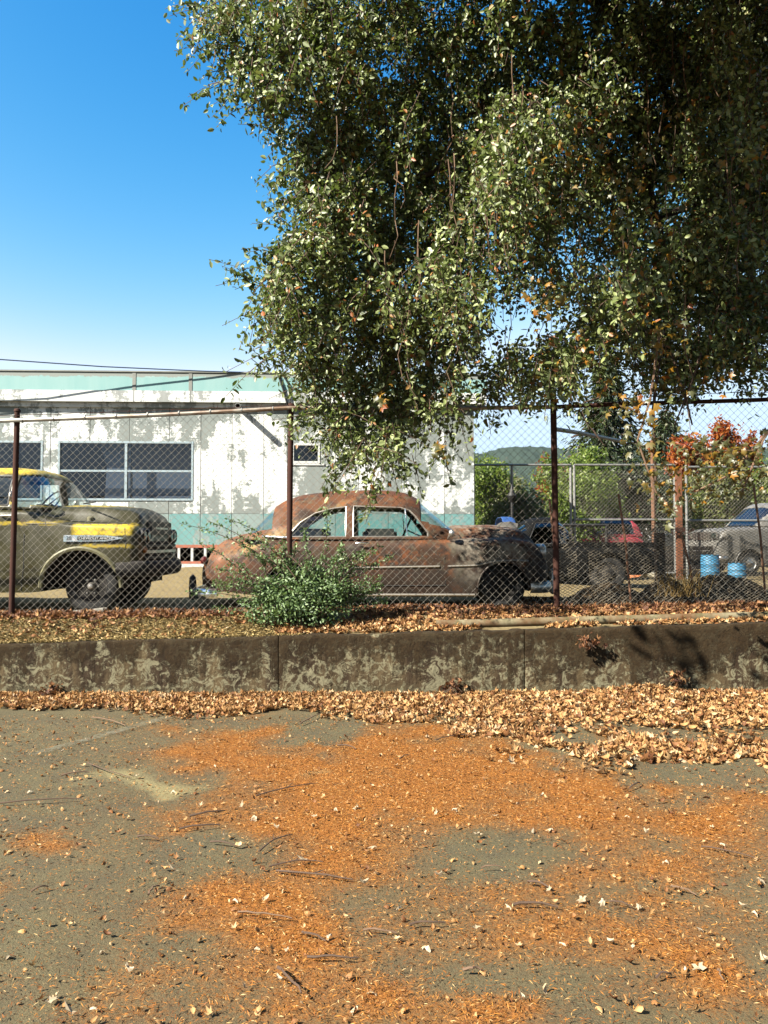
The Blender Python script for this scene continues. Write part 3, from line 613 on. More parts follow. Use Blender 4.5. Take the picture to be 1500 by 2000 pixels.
        for nm, mk, poly, sg in items:
            mk = mk & ~used; used |= mk
            if not mk.any(): continue
            v, q = compact(V, Q[mk]); w = mesh_obj(nm, v, q, glass, parent, smooth_=True)
            if poly is not None and S.get('trim'):
                P = []
                for (a, b) in zip(poly, poly[1:]+poly[:1]):
                    for t in np.linspace(0, 1, 8)[:-1]:
                        x, z = a[0]+(b[0]-a[0])*t, a[1]+(b[1]-a[1])*t; i = int(np.clip(np.searchsorted(xs, x), 0, len(xs)-1)); half = Y[i] > 0; zz_ = Zz[i][half]; yy_ = Y[i][half]; o_ = np.argsort(zz_); P.append((x, sg*(np.interp(z, zz_[o_], yy_[o_])+.003), z))
                G().tube(P+[P[0]], S.get('trim_r', .011), 6).build('frame', S['trim'], w, sm=True)
        v, q = compact(V, Q[~used]); o = mesh_obj(name, v, q, mat, parent, smooth_=True); b = bmesh.new(); b.from_mesh(o.data); bmesh.ops.recalc_face_normals(b, faces=b.faces); b.to_mesh(o.data); b.free()
        md = o.modifiers.new('sheet', 'SOLIDIFY'); md.thickness = .02; md.offset = 0; return o
    def seam(s, parent, pts, r=.006, mat='black', name='door_seam', off=.001):
        for sg in (-1, 1): G().tube([(x, sg*(s.side_y(x, z)+off), z) for x, z in pts], r, 5).build(name, MT[mat] if isinstance(mat, str) else mat, parent)
def wheel(parent, x, y, z, r, w, rim, hub=True, hm='chrome_dull'):
    sg = -1 if y < 0 else 1; prof = [(r*.62, -w/2), (r*.8, -w/2-.008), (r*.94, -w/2+.01), (r, -w/2+.045), (r, w/2-.045), (r*.94, w/2-.01), (r*.8, w/2+.008), (r*.62, w/2)]
    t = G().lathe(prof, 32, 'y', (x, y, z), True).build('wheel', MT['rubber'], parent, sm=True)
    rp = [(r*.62, 0), (r*.6, sg*.02), (r*.5, sg*-.02), (r*.3, sg*.0), (.02, sg*.01)]; G().lathe([(a, b+sg*w*.38) for a, b in rp], 24, 'y', (x, y, z)).build('rim', rim, t, sm=True)
    if hub: G().lathe([(r*.34, sg*(w*.4)), (r*.3, sg*(w*.4+.03)), (r*.12, sg*(w*.4+.05)), (.01, sg*(w*.4+.055))], 20, 'y', (x, y, z)).build('hubcap', MT[hm], t, sm=True)
    else:
        for k in range(6):
            a = k*math.pi/3; G().lathe([(.012, sg*w*.36), (.012, sg*(w*.36+.035))], 6, 'y', (x+r*.28*math.cos(a), y, z+r*.28*math.sin(a))).build('lug_nut', MT[hm], t)
        G().lathe([(.05, sg*w*.3), (.05, sg*(w*.5)), (.03, sg*(w*.5+.03)), (.005, sg*(w*.5+.035))], 14, 'y', (x, y, z)).build('hub', MT[hm], t, sm=True)
    return t
# --- rusty sedan paint: orange rust, brown primer, yellowed remains, lichen on the nose
m = M('rusted_car_paint', .82, .2); X = m.xyz()
c = m.mix(m.noise(3.5, 7, .7), (.03, .018, .011), (.1, .045, .02)); c = m.mix(m.ramp(m.noise(1.7, 6, .65), [(.46, 0), (.62, 1)]), c, (.045, .03, .023))
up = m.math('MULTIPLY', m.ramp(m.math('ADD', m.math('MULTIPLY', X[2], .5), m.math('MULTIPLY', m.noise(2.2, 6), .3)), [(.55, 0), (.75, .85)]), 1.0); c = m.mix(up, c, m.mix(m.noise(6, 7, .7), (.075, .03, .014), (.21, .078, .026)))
rear = m.math('MULTIPLY_ADD', X[0], -.45, m.math('MULTIPLY_ADD', m.noise(2.4, 6, .6), .55, .45)); c = m.mix(m.ramp(rear, [(.15, 0), (.45, .8)]), c, m.mix(m.noise(7, 6, .7), (.17, .06, .03), (.3, .13, .055)))
yl = m.math('MULTIPLY', box_mask(m, m.math('MULTIPLY_ADD', X[0], -.42, X[2]), .42, .62, .08, m.math('MULTIPLY', m.math('SUBTRACT', m.noise(4, 6), .5), .35)), box_mask(m, X[0], .4, 2.3, .4)); c = m.mix(m.math('MULTIPLY', yl, .75), c, (.4, .27, .11))
c = m.mix(m.ramp(m.noise(5, 8, .75), [(.53, 0), (.62, .7)]), c, (.12, .11, .07)); c = m.mix(m.ramp(m.noise(2.6, 9, .8), [(.52, 0), (.6, .7)]), c, (.28, .09, .025)); c = m.mix(m.ramp(m.noise(3.3, 8, .75), [(.5, 0), (.6, .8)]), c, (.026, .018, .014))
c = m.mix(m.math('MULTIPLY', box_mask(m, X[0], 3.5, 4.75, .3), m.ramp(m.noise(3.2, 8, .75), [(.45, 0), (.58, .75)])), c, (.36, .32, .25)); lich = m.math('MULTIPLY', m.ramp(m.math('MULTIPLY_ADD', X[0], .25, m.math('MULTIPLY', m.noise(2.2, 4), .4)), [(1.05-.05, 0), (1.0, 0), (1.25, 1)]), m.ramp(m.noise(34, 5, .75), [(.47, 0), (.56, 1)])); c = m.mix(lich, c, m.mix(m.noise(9, 4), (.3, .3, .2), (.2, .19, .06)))
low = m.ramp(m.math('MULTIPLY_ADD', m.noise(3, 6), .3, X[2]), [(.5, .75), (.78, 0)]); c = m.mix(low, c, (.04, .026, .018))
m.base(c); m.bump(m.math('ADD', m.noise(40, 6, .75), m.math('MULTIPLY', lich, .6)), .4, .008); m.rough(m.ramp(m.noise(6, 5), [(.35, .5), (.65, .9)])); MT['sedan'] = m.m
sed = empty('rusty_sedan', (-2.65, 11.65, .66), 'rusty brown rounded vintage two door sedan parked behind the fence', 'car')
SS = dict(w=[(.1, .5), (.14, .62), (.22, .73), (.4, .84), (.8, .91), (1.2, .93), (2, .92), (3.3, .92), (4, .935), (4.5, .92), (4.72, .88), (4.84, .8), (4.9, .7)],
          zc=[(.1, .6), (.14, .72), (.2, .83), (.35, .95), (.6, 1.03), (.75, 1.05), (1.0, 1.0), (1.3, .955), (3.3, .955), (3.5, 1.1), (3.65, 1.16), (4.2, 1.165), (4.5, 1.13), (4.65, 1.08), (4.76, .98), (4.84, .84), (4.9, .7)],
          zf=[(.1, .58), (.16, .66), (.25, .73), (.5, .81), (.9, .88), (1.3, .94), (2, .955), (3.2, .97), (3.5, .955), (3.9, .965), (4.4, .965), (4.66, .93), (4.8, .85), (4.86, .77), (4.9, .68)],
          zb=[(.1, .36), (.3, .26), (.8, .2), (1.2, .17), (3.8, .17), (4.6, .24), (4.9, .34)], R=.15, tuck=.08, crown=.05, arch=[(1.37, .3, .34, 1.05), (4.27, .3, .35, 1.0)], lip=.014,
          cab=dict(zb=.945, n=3.0, tumble=.2, roof=[(.68, .96), (.8, 1.1), (.92, 1.24), (1.05, 1.38), (1.22, 1.5), (1.47, 1.585), (1.85, 1.64), (2.43, 1.66), (2.75, 1.65), (2.97, 1.615), (3.1, 1.55), (3.25, 1.42), (3.64, 1.08), (3.7, 1.03)],
                   wb=[(.68, .6), (.9, .72), (1.2, .8), (1.5, .84), (2.2, .855), (3.1, .84), (3.45, .79), (3.7, .72)],
                   side=[[(1.36, .985), (1.4, 1.07), (1.5, 1.18), (1.7, 1.31), (1.95, 1.38), (2.13, 1.4), (2.13, .985)], [(2.23, .985), (2.23, 1.41), (2.88, 1.39), (3.0, 1.35), (3.08, 1.27), (3.25, 1.04), (3.25, .985)]],
                   ends=[('windshield', lambda x, y, z, w, zl: (x > 3.15) & (np.abs(y) < .9*w) & (z > 1.0)), ('rear_window', lambda x, y, z, w, zl: (x < 1.12) & (x > .74) & (np.abs(y) < .95*w) & (z > 1.03))], trim=MT['chrome_dull'], trim_r=.012))
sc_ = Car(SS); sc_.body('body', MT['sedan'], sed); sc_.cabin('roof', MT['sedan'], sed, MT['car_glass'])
for sg in (-1, 1):
    for x in (1.37, 4.27): wheel(sed, x, sg*.66, .3, .32, .17, MT['soot'], hub=False, hm='soot')
    # headlight: ring and lens at fender end, tail light
    h = G().lathe([(.115, -.1), (.12, 0), (.1, .02), (.095, .0)], 24, 'x', (4.85, sg*.68, .77)).build('headlight', MT['chrome_dull'], sed, sm=True); G().lathe([(.096, 0), (.08, .025), (.04, .038), (.005, .042)], 20, 'x', (4.85, sg*.68, .77)).build('lens', MT['car_glass'], h, sm=True)
    G().lathe([(.05, .0), (.06, -.03), (.04, -.07), (.005, -.08)], 16, 'x', (.2, sg*.68, .66)).build('tail_light', simple('red_lens', (.1, .012, .01), .3), sed, sm=True)
    G().tube([(2.28, sg*.945, .9), (2.32, sg*.965, .9), (2.42, sg*.965, .898), (2.45, sg*.945, .896)], .013, 8).build('door_handle', MT['chrome'], sed, sm=True)
    G().tube([(3.52, sg*.88, .96), (3.53, sg*.93, 1.0), (3.56, sg*.95, 1.02)], .012, 6).lathe([(.01, -.04), (.05, -.03), (.06, .0), (.03, .03), (.005, .035)], 14, 'x', (3.56, sg*.95, 1.03)).build('mirror', MT['chrome_dull'], sed, sm=True)
sc_.seam(sed, [(2.17, .94), (2.17, .7), (2.17, .34)]); sc_.seam(sed, [(3.47, .945), (3.47, .7), (3.48, .34)]); sc_.seam(sed, [(2.17, .33), (2.8, .325), (3.48, .33)])
sc_.seam(sed, [(x, .55+.015*(x-1)) for x in np.linspace(2.2, 3.4, 10)], .014, 'chrome_dull', 'side_trim', .004); sc_.seam(sed, [(3.49+.02, .587), (3.9, .6), (4.15, .655), (4.4, .67), (4.6, .66)], .013, 'chrome_dull', 'side_trim', .004)
sc_.seam(sed, [(x, .2) for x in np.linspace(1.75, 3.88, 12)], .018, 'chrome_dull', 'rocker_trim', .0); sc_.seam(sed, [(x, .962-.01*abs(x-2.5)) for x in np.linspace(1.3, 3.4, 14)], .014, 'chrome_dull', 'belt_trim', .0)
for sg in (-1, 1):
    G().tube([(.73, sg*.3, 1.045), (.76, sg*.5, 1.02), (.86, sg*.66, 1.0), (1.1, sg*.8, .985), (1.36, sg*.885, .975)], .014, 6).build('chrome_trim', MT['chrome'], sed, sm=True)
def bumper(parent, x, dirx, hw, z, mat, wrap=.35, h=.07, name='bumper', ends=.5):
    ys = np.concatenate([np.linspace(-hw, hw, 31)]); g = G(); prof = [(0, -h), (.035, -h*.7), (.05, 0), (.035, h*.7), (0, h)]; V = []; Fc = []
    P = [(x-dirx*wrap, -hw-.01), (x-dirx*wrap*.5, -hw)]+[(x-dirx*.12*abs(y/hw)**3, y) for y in np.linspace(-hw+.06, hw-.06, 25)]+[(x-dirx*wrap*.5, hw), (x-dirx*wrap, hw+.01)]
    P = [Vector((a, b, 0)) for a, b in P]; n = len(P)
    for i, p in enumerate(P):
        d = (P[min(i+1, n-1)]-P[max(0, i-1)]).normalized(); o = Vector((d.y, -d.x, 0))*dirx
        if dirx < 0: o = Vector((-d.y, d.x, 0)) if False else Vector((d.y, -d.x, 0))*-1
        for a, b in prof: V.append((p.x+o.x*a, p.y+o.y*a, z+b))
    k = len(prof)
    for i in range(n-1):
        for j in range(k-1): Fc.append((i*k+j, i*k+j+1, (i+1)*k+j+1, (i+1)*k+j))
    o = mesh_obj(name, V, Fc, mat, parent, smooth_=True); md = o.modifiers.new('sheet', 'SOLIDIFY'); md.thickness = .015; md.offset = 0; return o
b1 = bumper(sed, .02, -1, .86, .19+.02, MT['chrome'], .38); b2 = bumper(sed, 4.97, 1, .86, .3, MT['chrome_dull'], .34)
for sg in (-1, 1):
    for b, x, z in ((b1, -.05, .3), (b2, 5.03, .38)): G().lathe([(.02, -.2), (.05, -.17), (.055, 0), (.045, .12), (.01, .16)], 12, 'z', (x, sg*.42, z)).build('guard', MT['black' if x < 0 else 'chrome_dull'], b, sm=True)
G().box(4.78, 4.86, -.62, .62, .42, .82).build('grille_opening', MT['soot'], sed)
for z in (.5, .6, .7): G().tube([(4.86, -.6, z), (4.93, -.3, z), (4.95, 0, z), (4.93, .3, z), (4.86, .6, z)], .02, 6).build('grille_bar', MT['chrome_dull'], sed, sm=True)
G().prism([(4.3, 1.16), (4.36, 1.2), (4.5, 1.215), (4.62, 1.18), (4.6, 1.1), (4.34, 1.14)], 'y', -.012, .012).build('hood_ornament', MT['chrome_dull'], sed, bevel=.004)
for x, w in ((1.55, .3), (2.55, .3)):
    s_ = G().box(x-.2, x+.28, -.66, .66, .5, 1.1).build('seat', MT['seat'], sed, bevel=.04)
def ring(c, r, rt, nrm, g=None):
    g = g or G(); n = Vector(nrm).normalized(); u = n.orthogonal().normalized(); v = n.cross(u); c = Vector(c); g.tube([c+(u*math.cos(a)+v*math.sin(a))*r for a in np.linspace(0, 2*math.pi, 25)], rt, 6); g.tube([c+u*r, c-u*r], rt*.8, 5); g.tube([c, c+n*.3], rt, 5); return g
ring((2.98, .35, 1.1), .2, .012, (1, 0, -.45)).build('steering_wheel', MT['black'], sed, sm=True)
for sg in (-1, 1): G().tube([(2.97, sg*.765, .98), (2.94, sg*.73, 1.37)], .009, 6).build('vent_pillar', MT['chrome'], sed, sm=True)
# --- olive and yellow pickup truck
m = M('olive_truck_paint', .45, .4); X = m.xyz()
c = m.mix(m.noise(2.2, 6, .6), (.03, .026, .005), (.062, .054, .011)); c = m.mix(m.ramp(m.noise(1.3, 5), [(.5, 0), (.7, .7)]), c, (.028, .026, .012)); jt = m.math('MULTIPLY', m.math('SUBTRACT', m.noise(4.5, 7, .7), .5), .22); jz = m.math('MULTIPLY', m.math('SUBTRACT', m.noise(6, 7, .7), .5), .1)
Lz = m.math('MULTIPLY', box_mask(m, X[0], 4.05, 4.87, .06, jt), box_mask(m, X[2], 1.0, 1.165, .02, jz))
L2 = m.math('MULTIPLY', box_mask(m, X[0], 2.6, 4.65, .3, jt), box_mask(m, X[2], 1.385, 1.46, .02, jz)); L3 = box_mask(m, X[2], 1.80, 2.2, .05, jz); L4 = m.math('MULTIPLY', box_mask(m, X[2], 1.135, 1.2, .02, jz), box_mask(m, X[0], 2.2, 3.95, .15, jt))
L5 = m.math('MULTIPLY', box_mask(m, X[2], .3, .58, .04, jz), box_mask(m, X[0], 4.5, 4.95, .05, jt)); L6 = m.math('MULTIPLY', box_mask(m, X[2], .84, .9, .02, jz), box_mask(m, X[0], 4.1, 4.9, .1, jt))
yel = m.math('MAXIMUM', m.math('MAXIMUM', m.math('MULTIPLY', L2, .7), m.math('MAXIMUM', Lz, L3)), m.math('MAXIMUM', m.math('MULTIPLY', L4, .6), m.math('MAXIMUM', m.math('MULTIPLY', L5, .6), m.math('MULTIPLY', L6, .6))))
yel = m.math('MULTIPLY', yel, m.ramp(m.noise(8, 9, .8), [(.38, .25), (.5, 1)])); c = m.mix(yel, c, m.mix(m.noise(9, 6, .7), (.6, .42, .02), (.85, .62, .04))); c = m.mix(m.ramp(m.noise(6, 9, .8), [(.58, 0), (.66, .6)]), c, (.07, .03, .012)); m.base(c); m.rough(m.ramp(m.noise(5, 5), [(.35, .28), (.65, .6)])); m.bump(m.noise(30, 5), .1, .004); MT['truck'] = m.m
MT['arch_olive'] = simple('pale_olive_arch', (.2, .185, .1), .5, var=.3, scale=5)
trk = empty('old_pickup_truck', (-8.05, 11.15, .655), 'old olive and yellow vintage pickup truck behind the fence, at the left', 'pickup truck')
U = lambda pts: sorted([(4.9-u, v) for u, v in pts])
TS = dict(w=U([(0, .8), (.03, .9), (.1, .955), (.5, .975), (1.0, .965), (1.4, .95), (2.95, .94)]), zc=U([(0, 1.1), (.03, 1.26), (.08, 1.33), (.2, 1.39), (.5, 1.42), (1.15, 1.435), (1.25, 1.4), (1.4, 1.36), (2.95, 1.36)]),
          zf=U([(0, 1.02), (.03, 1.1), (.1, 1.15), (.3, 1.17), (.9, 1.185), (1.15, 1.24), (1.35, 1.33), (1.5, 1.35), (2.95, 1.35)]), zb=U([(0, .56), (.2, .48), (.35, .42), (1.1, .3), (1.4, .27), (2.95, .27)]),
          R=.07, tuck=.045, crown=.03, v=(.66, .8), sm=.025, arch=[(4.15, .34, .5, 1.03)], lip=.03, lip_mat=MT['arch_olive'],
          cab=dict(zb=1.345, n=4.2, tumble=.14, roof=U([(1.14, 1.4), (1.22, 1.5), (1.3, 1.62), (1.4, 1.77), (1.47, 1.85), (1.56, 1.895), (1.8, 1.925), (2.4, 1.92), (2.7, 1.88), (2.82, 1.8), (2.9, 1.65), (2.94, 1.4)]), wb=U([(1.14, .76), (1.3, .84), (1.6, .88), (2.6, .88), (2.94, .82)]),
                   side=[U([])or[(3.18, 1.4), (3.18, 1.78), (2.55, 1.78), (2.45, 1.7), (2.45, 1.4)]],
                   ends=[('windshield', lambda x, y, z, w, zl: (x > 3.27) & (z > 1.385) & (z < 1.80) & ((x < 3.6)|(np.abs(y) < .99*w)) & ~((np.abs(y) < .6*w) & (x < 3.42))), ('rear_window', lambda x, y, z, w, zl: (x < 2.08) & (np.abs(y) < .7*w) & (z > 1.45) & (z < 1.8))], trim=MT['black'], trim_r=.014))
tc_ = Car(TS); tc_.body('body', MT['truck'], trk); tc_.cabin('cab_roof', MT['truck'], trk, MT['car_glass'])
for sg in (-1, 1):
    wheel(trk, 4.23, sg*.68, .345, .35, .19, MT['soot'], hub=False); wheel(trk, 1.25, sg*.76, .345, .35, .19, MT['soot'], hub=False)
tc_.seam(trk, [(3.42, 1.33), (3.43, 1.0), (3.42, .6), (3.38, .3)]); tc_.seam(trk, [(2.38, 1.33), (2.38, .6), (2.4, .3)]); tc_.seam(trk, [(x, 1.155) for x in np.linspace(3.45, 4.8, 10)], .006); tc_.seam(trk, [(3.7, 1.22), (3.7, 1.16)], .006)
G().tube([(3.3, -.945, 1.26), (3.28, -.985, 1.26), (3.14, -.985, 1.258), (3.12, -.945, 1.258)], .013, 8).build('door_handle', MT['chrome_dull'], trk, sm=True)
# bullet shaped emblem with lettering
def text_mesh(txt, size, name, mat, parent, loc, rot):
    cu = bpy.data.curves.new('lettering', 'FONT'); cu.body = txt; cu.size = size; cu.extrude = .003; cu.align_y = 'CENTER'; t = bpy.data.objects.new('tmp', cu); COL.objects.link(t); bpy.context.view_layer.update()
    me = bpy.data.meshes.new_from_object(t.evaluated_get(bpy.context.evaluated_depsgraph_get())); bpy.data.objects.remove(t); me.materials.clear(); me.materials.append(mat); o = bpy.data.objects.new(name, me); o.location = loc; o.rotation_euler = rot; return link(o, parent)
MT['letter'] = simple('pale_lettering', (.75, .77, .75), .4, var=.05)
for sg in (-1, 1):
    y = sg*(tc_.side_y(4.3, .97)+.004); ya, yb = sorted((y, y+sg*.016)); em = G().prism([(3.95, .925), (4.5, .93), (4.62, .95), (4.72, .972), (4.62, .99), (4.5, 1.005), (3.95, 1.01)], 'y', ya, yb).build('emblem', MT['chrome'], trk, bevel=.003)
    yi = y+sg*.017; ya, yb = sorted((yi, yi+sg*.004)); G().prism([(4.13, .943), (4.5, .946), (4.63, .97), (4.5, .99), (4.13, .992)], 'y', ya, yb).build('emblem_inlay', MT['black'], em)
    if sg < 0:
        text_mesh('CHEVROLET APACHE', .046, 'lettering', MT['letter'], em, (4.15, yi-.008, .967), (R(90), 0, 0)); text_mesh('38', .07, 'number_lettering', MT['black'], em, (3.985, yi-.001, .967), (R(90), 0, 0))
    for k, yy in enumerate((.74, .57)):
        h = G().lathe([(.1, -.06), (.105, .02), (.085, .04), (.08, .0)], 20, 'x', (4.89, sg*yy, 1.0)).build('headlight', MT['black'], trk, sm=True); G().lathe([(.082, 0), (.06, .025), (.005, .035)], 18, 'x', (4.9, sg*yy, 1.0)).build('lens', MT['car_glass'], h, sm=True)
    G().lathe([(.05, -.02), (.045, .03), (.005, .045)], 14, 'x', (4.9, sg*.72, .82)).build('parking_light', simple('amber_lens', (.4, .12, .02), .3), trk, sm=True)
    G().lathe([(.04, 0), (.045, .05), (.02, .07), (.004, .072)], 12, 'y' if False else 'z', (4.2, sg*.74, 1.19)).build('fender_lamp', MT['arch_olive'], trk, sm=True)
G().box(4.84, 4.915, -.66, .66, .66, .93).build('grille_opening', MT['soot'], trk); G().box(4.86, 4.93, -.5, .5, 1.02, 1.2).build('hood_vent', MT['black'], trk, bevel=.01)
for z in (.71, .79, .87): G().box(4.9, 4.945, -.7, .7, z-.018, z+.018).build('grille_bar', MT['chrome_dull'] if z == .79 else MT['black'], trk, bevel=.006)
bumper(trk, 5.03, 1, .92, .57, MT['soot'], .42, .1); G().box(4.6, 4.98, -.4, -.34, .5, .58).build('bumper_bracket', MT['soot'], trk); G().box(4.6, 4.98, .34, .4, .5, .58).build('bumper_bracket', MT['soot'], trk)
ring((3.2, .38, 1.48), .22, .012, (1, 0, -.8)).build('steering_wheel', MT['black'], trk, sm=True)
G().box(2.25, 2.5, -.7, .7, .7, 1.62).build('seat', MT['seat'], trk, bevel=.05); G().box(3.45, 3.6, -.75, .75, 1.3, 1.42).build('dashboard', MT['black'], trk, bevel=.03)
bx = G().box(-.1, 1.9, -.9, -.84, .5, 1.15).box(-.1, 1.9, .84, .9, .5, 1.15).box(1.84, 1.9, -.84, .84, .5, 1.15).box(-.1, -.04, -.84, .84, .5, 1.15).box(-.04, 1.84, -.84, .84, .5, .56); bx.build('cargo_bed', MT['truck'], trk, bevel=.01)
G().box(-.2, 4.6, -.45, -.37, .38, .5).box(-.2, 4.6, .37, .45, .38, .5).build('chassis_rail', MT['soot'], trk); G().tube([(4.23, -.7, .34), (4.23, .7, .34)], .05, 8).build('front_axle', MT['soot'], trk)
tc_.seam(trk, [(3.66, 1.26), (3.95, 1.2), (4.3, 1.185), (4.6, 1.175), (4.78, 1.15)], .005, 'black', 'hood_seam'); tc_.seam(trk, [(4.72, 1.1), (4.74, .9), (4.7, .62)], .005, 'black', 'fender_seam')
for sg in (-1, 1):
    G().tube([(3.3, sg*.9, 1.4), (3.32, sg*1.04, 1.45)], .01, 6).lathe([(.01, -.02), (.07, -.015), (.075, .0), (.06, .02), (.01, .025)], 14, 'x', (3.32, sg*1.06, 1.5)).build('mirror', MT['chrome_dull'], trk, sm=True)
G().box(4.9, 4.935, -.3, .3, 1.085, 1.13).build('hood_badge', MT['chrome_dull'], trk, bevel=.01)
G().tube([(4.32, -.9, 1.44), (4.1, -.72, 1.425)], .01, 5).build('wiper', MT['black'], trk)
G().tube([(2.0, -.4, .3), (4.4, .3, .33)], .03, 6).build('drive_shaft', MT['soot'], trk)
# loose curved tyre piece lying under the truck front
a = [at_depth(140+70*t, 1190-14*max(0, (t-.5)*2)**2, 9.75) for t in np.linspace(0, 1, 9)]
G().tube([(p[0], 9.75, .70+max(0, (i-4))*.012) for i, p in enumerate(a)], [.03, .045, .05, .05, .05, .05, .045, .04, .03], 8).build('tyre_scrap', simple('grey_rubber', (.3, .27, .22), .8), None, sm=True, label='curved grey tyre scrap lying under the nose of the pickup truck', cat='tyre')
# --- vehicles further back
def van_like(name, loc, rz, paint, label, cat, L=4.6, roof=1.5, hood=.95, suv=False, rim='galv', rough=.4, hm='chrome_dull'):
    e = empty(name, loc, label, cat, rz=rz); P = simple(name+'_paint', paint, rough, var=.3, scale=2.5, spec=.4 if rough < .7 else .08); be = hood+.02
    tail = L-.1 if suv else L*.62
    S_ = dict(w=[(0, .7), (.05, .8), (.3, .86), (1, .88), (L-.4, .88), (L-.06, .82), (L, .72)], zc=[(0, .62), (.05, hood-.12), (.25, hood-.03), (1.2, hood+.02), (1.6, be), (L-.3, be), (L-.05, be-.08), (L, .6)], zf=[(0, .6), (.05, hood-.15), (.3, hood-.05), (1.2, hood), (L-.3, be), (L-.05, be-.1), (L, .58)],
              zb=[(0, .38), (.3, .3), (L-.3, .3), (L, .4)], R=.1, tuck=.06, crown=.02, dx=.05, arch=[(.85, .33, .38, 1.0), (L-.95, .33, .38, 1.0)], lip=.015,
              cab=dict(dx=.035, m=60, zb=be-.02, n=4.5, tumble=.14, roof=[(1.15, be+.02), (1.4, be+.02+(roof-be)*.45), (1.65, roof-.1), (1.8, roof-.02), (2.2, roof), (tail-.35, roof-.02), (tail-.12, roof-.15), (tail, be+.02)], wb=[(1.15, .74), (1.6, .81), (tail-.3, .81), (tail, .74)],
                       side=[[(1.6, be+.04), (1.78, roof-.12), (2.3, roof-.09), (2.3, be+.04)], [(2.38, be+.04), (2.38, roof-.09), (tail-.35, roof-.1), (tail-.25, be+.04)]], ends=[('windshield', lambda x, y, z, w, zl: (x < 1.62) & (np.abs(y) < .86*w) & (z > be+.03)), ('rear_window', lambda x, y, z, w, zl: (x > tail-.2) & (np.abs(y) < .8*w) & (z > be+.1))], trim=MT['black'], trim_r=.012))
    c_ = Car(S_); c_.body('body', P, e); c_.cabin('roof', P, e, MT['car_glass_dark'])
    for sg in (-1, 1):
        for x in (.85, L-.95): wheel(e, x, sg*.74, .33, .33, .18, MT[rim], hm=hm)
        h = G().box(-.015, .06, sg*.62-.13, sg*.62+.13, hood-.32, hood-.14).build('headlight', MT['chrome_dull'], e, bevel=.02); G().box(-.025, -.016, sg*.62-.1, sg*.62+.1, hood-.3, hood-.16).build('lens', MT['car_glass'], h)
    for k in range(7): G().box(-.02, .04, -.42+k*.12, -.36+k*.12, hood-.34, hood-.13).build('grille_bar', MT['chrome_dull'], e)
    bumper(e, -.08, -1, .82, .45, MT['chrome_dull'], .3, .08); c_.seam(e, [(1.6, be-.1), (1.6, .35)]); c_.seam(e, [(2.34, be-.1), (2.34, .35)])
    if not suv:
        [G().box(tail+.05, L-.05, min(q, q+.06), max(q, q+.06), be-.02, be+.07).build('bed_rail', P, e, bevel=.01) for q in (-.8, .74)]
    return e
van_like('red_wagon', (3.85, 24.2, .67), 0, (.34, .025, .04), 'dark red old wagon behind the gate, left of the white pickup', 'car', L=3.9, roof=1.62, hood=1.02, suv=True, rough=.6)
van_like('white_pickup', (7.9, 28.6, .67), 0, (.72, .72, .7), 'white pickup truck behind the gate, right of the red wagon', 'pickup truck', L=4.9, roof=1.82, hood=1.2)
van_like('grey_utility_vehicle', (8.55, 21.4, .67), R(9), (.2, .19, .17), 'big pale grey utility vehicle beyond the blue barrels, at the right edge', 'car', L=4.8, roof=1.95, hood=1.28, suv=True)
# black car standing behind the sedan's nose
e = van_like('black_flatbed_car', (1.0, 15.2, .67), 0, (.006, .006, .006), 'black car behind the hood of the rusty sedan', 'car', L=4.0, roof=1.36, hood=.8, rim='soot', rough=.75, hm='soot'); 
G().tube([(1.98+.0, 15.9, 1.86), (2.5, 15.9, 1.9), (4.5, 15.9, 1.9)], .03, 8).tube([(2.05, 15.9, .6), (2.05, 15.9, 1.86)], .03, 8).tube([(4.45, 15.9, .6), (4.45, 15.9, 1.9)], .03, 8).build('pipe_rack', MT['black'], None, sm=True, label='black pipe rail standing behind the sedan, left of the far fence', cat='rail')
V, Fc = [], []
xs = np.linspace(2.2, 2.45, 14); ys = np.linspace(14.6, 15.8, 12); XX, YY = np.meshgrid(xs, ys); ZZ = 2.045-.25*((YY-15.2)/.6)**4-.03*np.abs((XX-2.3)/.15)**3+(fbm(XX*6, YY*6, 3, 3)-.5)*.03
id_ = np.arange(XX.size).reshape(XX.shape); o = mesh_obj('blue_tarp', np.stack([XX, YY, ZZ], -1).reshape(-1, 3), np.stack([id_[:-1, :-1], id_[:-1, 1:], id_[1:, 1:], id_[1:, :-1]], -1).reshape(-1, 4), simple('blue_tarp', (.03, .09, .28), .5), smooth_=True, label='crumpled blue tarp lying on the roof of the black car', cat='tarp'); o.modifiers.new('sheet', 'SOLIDIFY').thickness = .01
# dark flatbed trailer
tr = empty('flatbed_trailer', (0, 0, 0), 'low dark flatbed trailer in front of the red wagon and white pickup', 'trailer')
G().box(4.2, 8.3, 20.2, 21.9, 1.05, 1.2).build('deck', MT['soot'], tr, bevel=.02)
for k in range(9): G().box(4.2+k*.51, 4.26+k*.51, 20.15, 20.195, .7, 1.45).build('stake', MT['black'], tr)
for z in (.74, .86, .98, 1.1, 1.22, 1.34): G().box(4.2, 8.34, 20.1, 20.148, z, z+.105).build('side_board', MT['timber'], tr, bevel=.01)
for x in (5.6, 6.4): wheel(tr, x, 20.35, .98, .32, .2, MT['soot'], hub=False); wheel(tr, x, 21.7, .98, .32, .2, MT['soot'], hub=False)
G().box(4.4, 8.1, 20.6, 20.7, .88, 1.049).box(4.4, 8.1, 21.3, 21.4, .88, 1.049).build('chassis_rail', MT['soot'], tr)
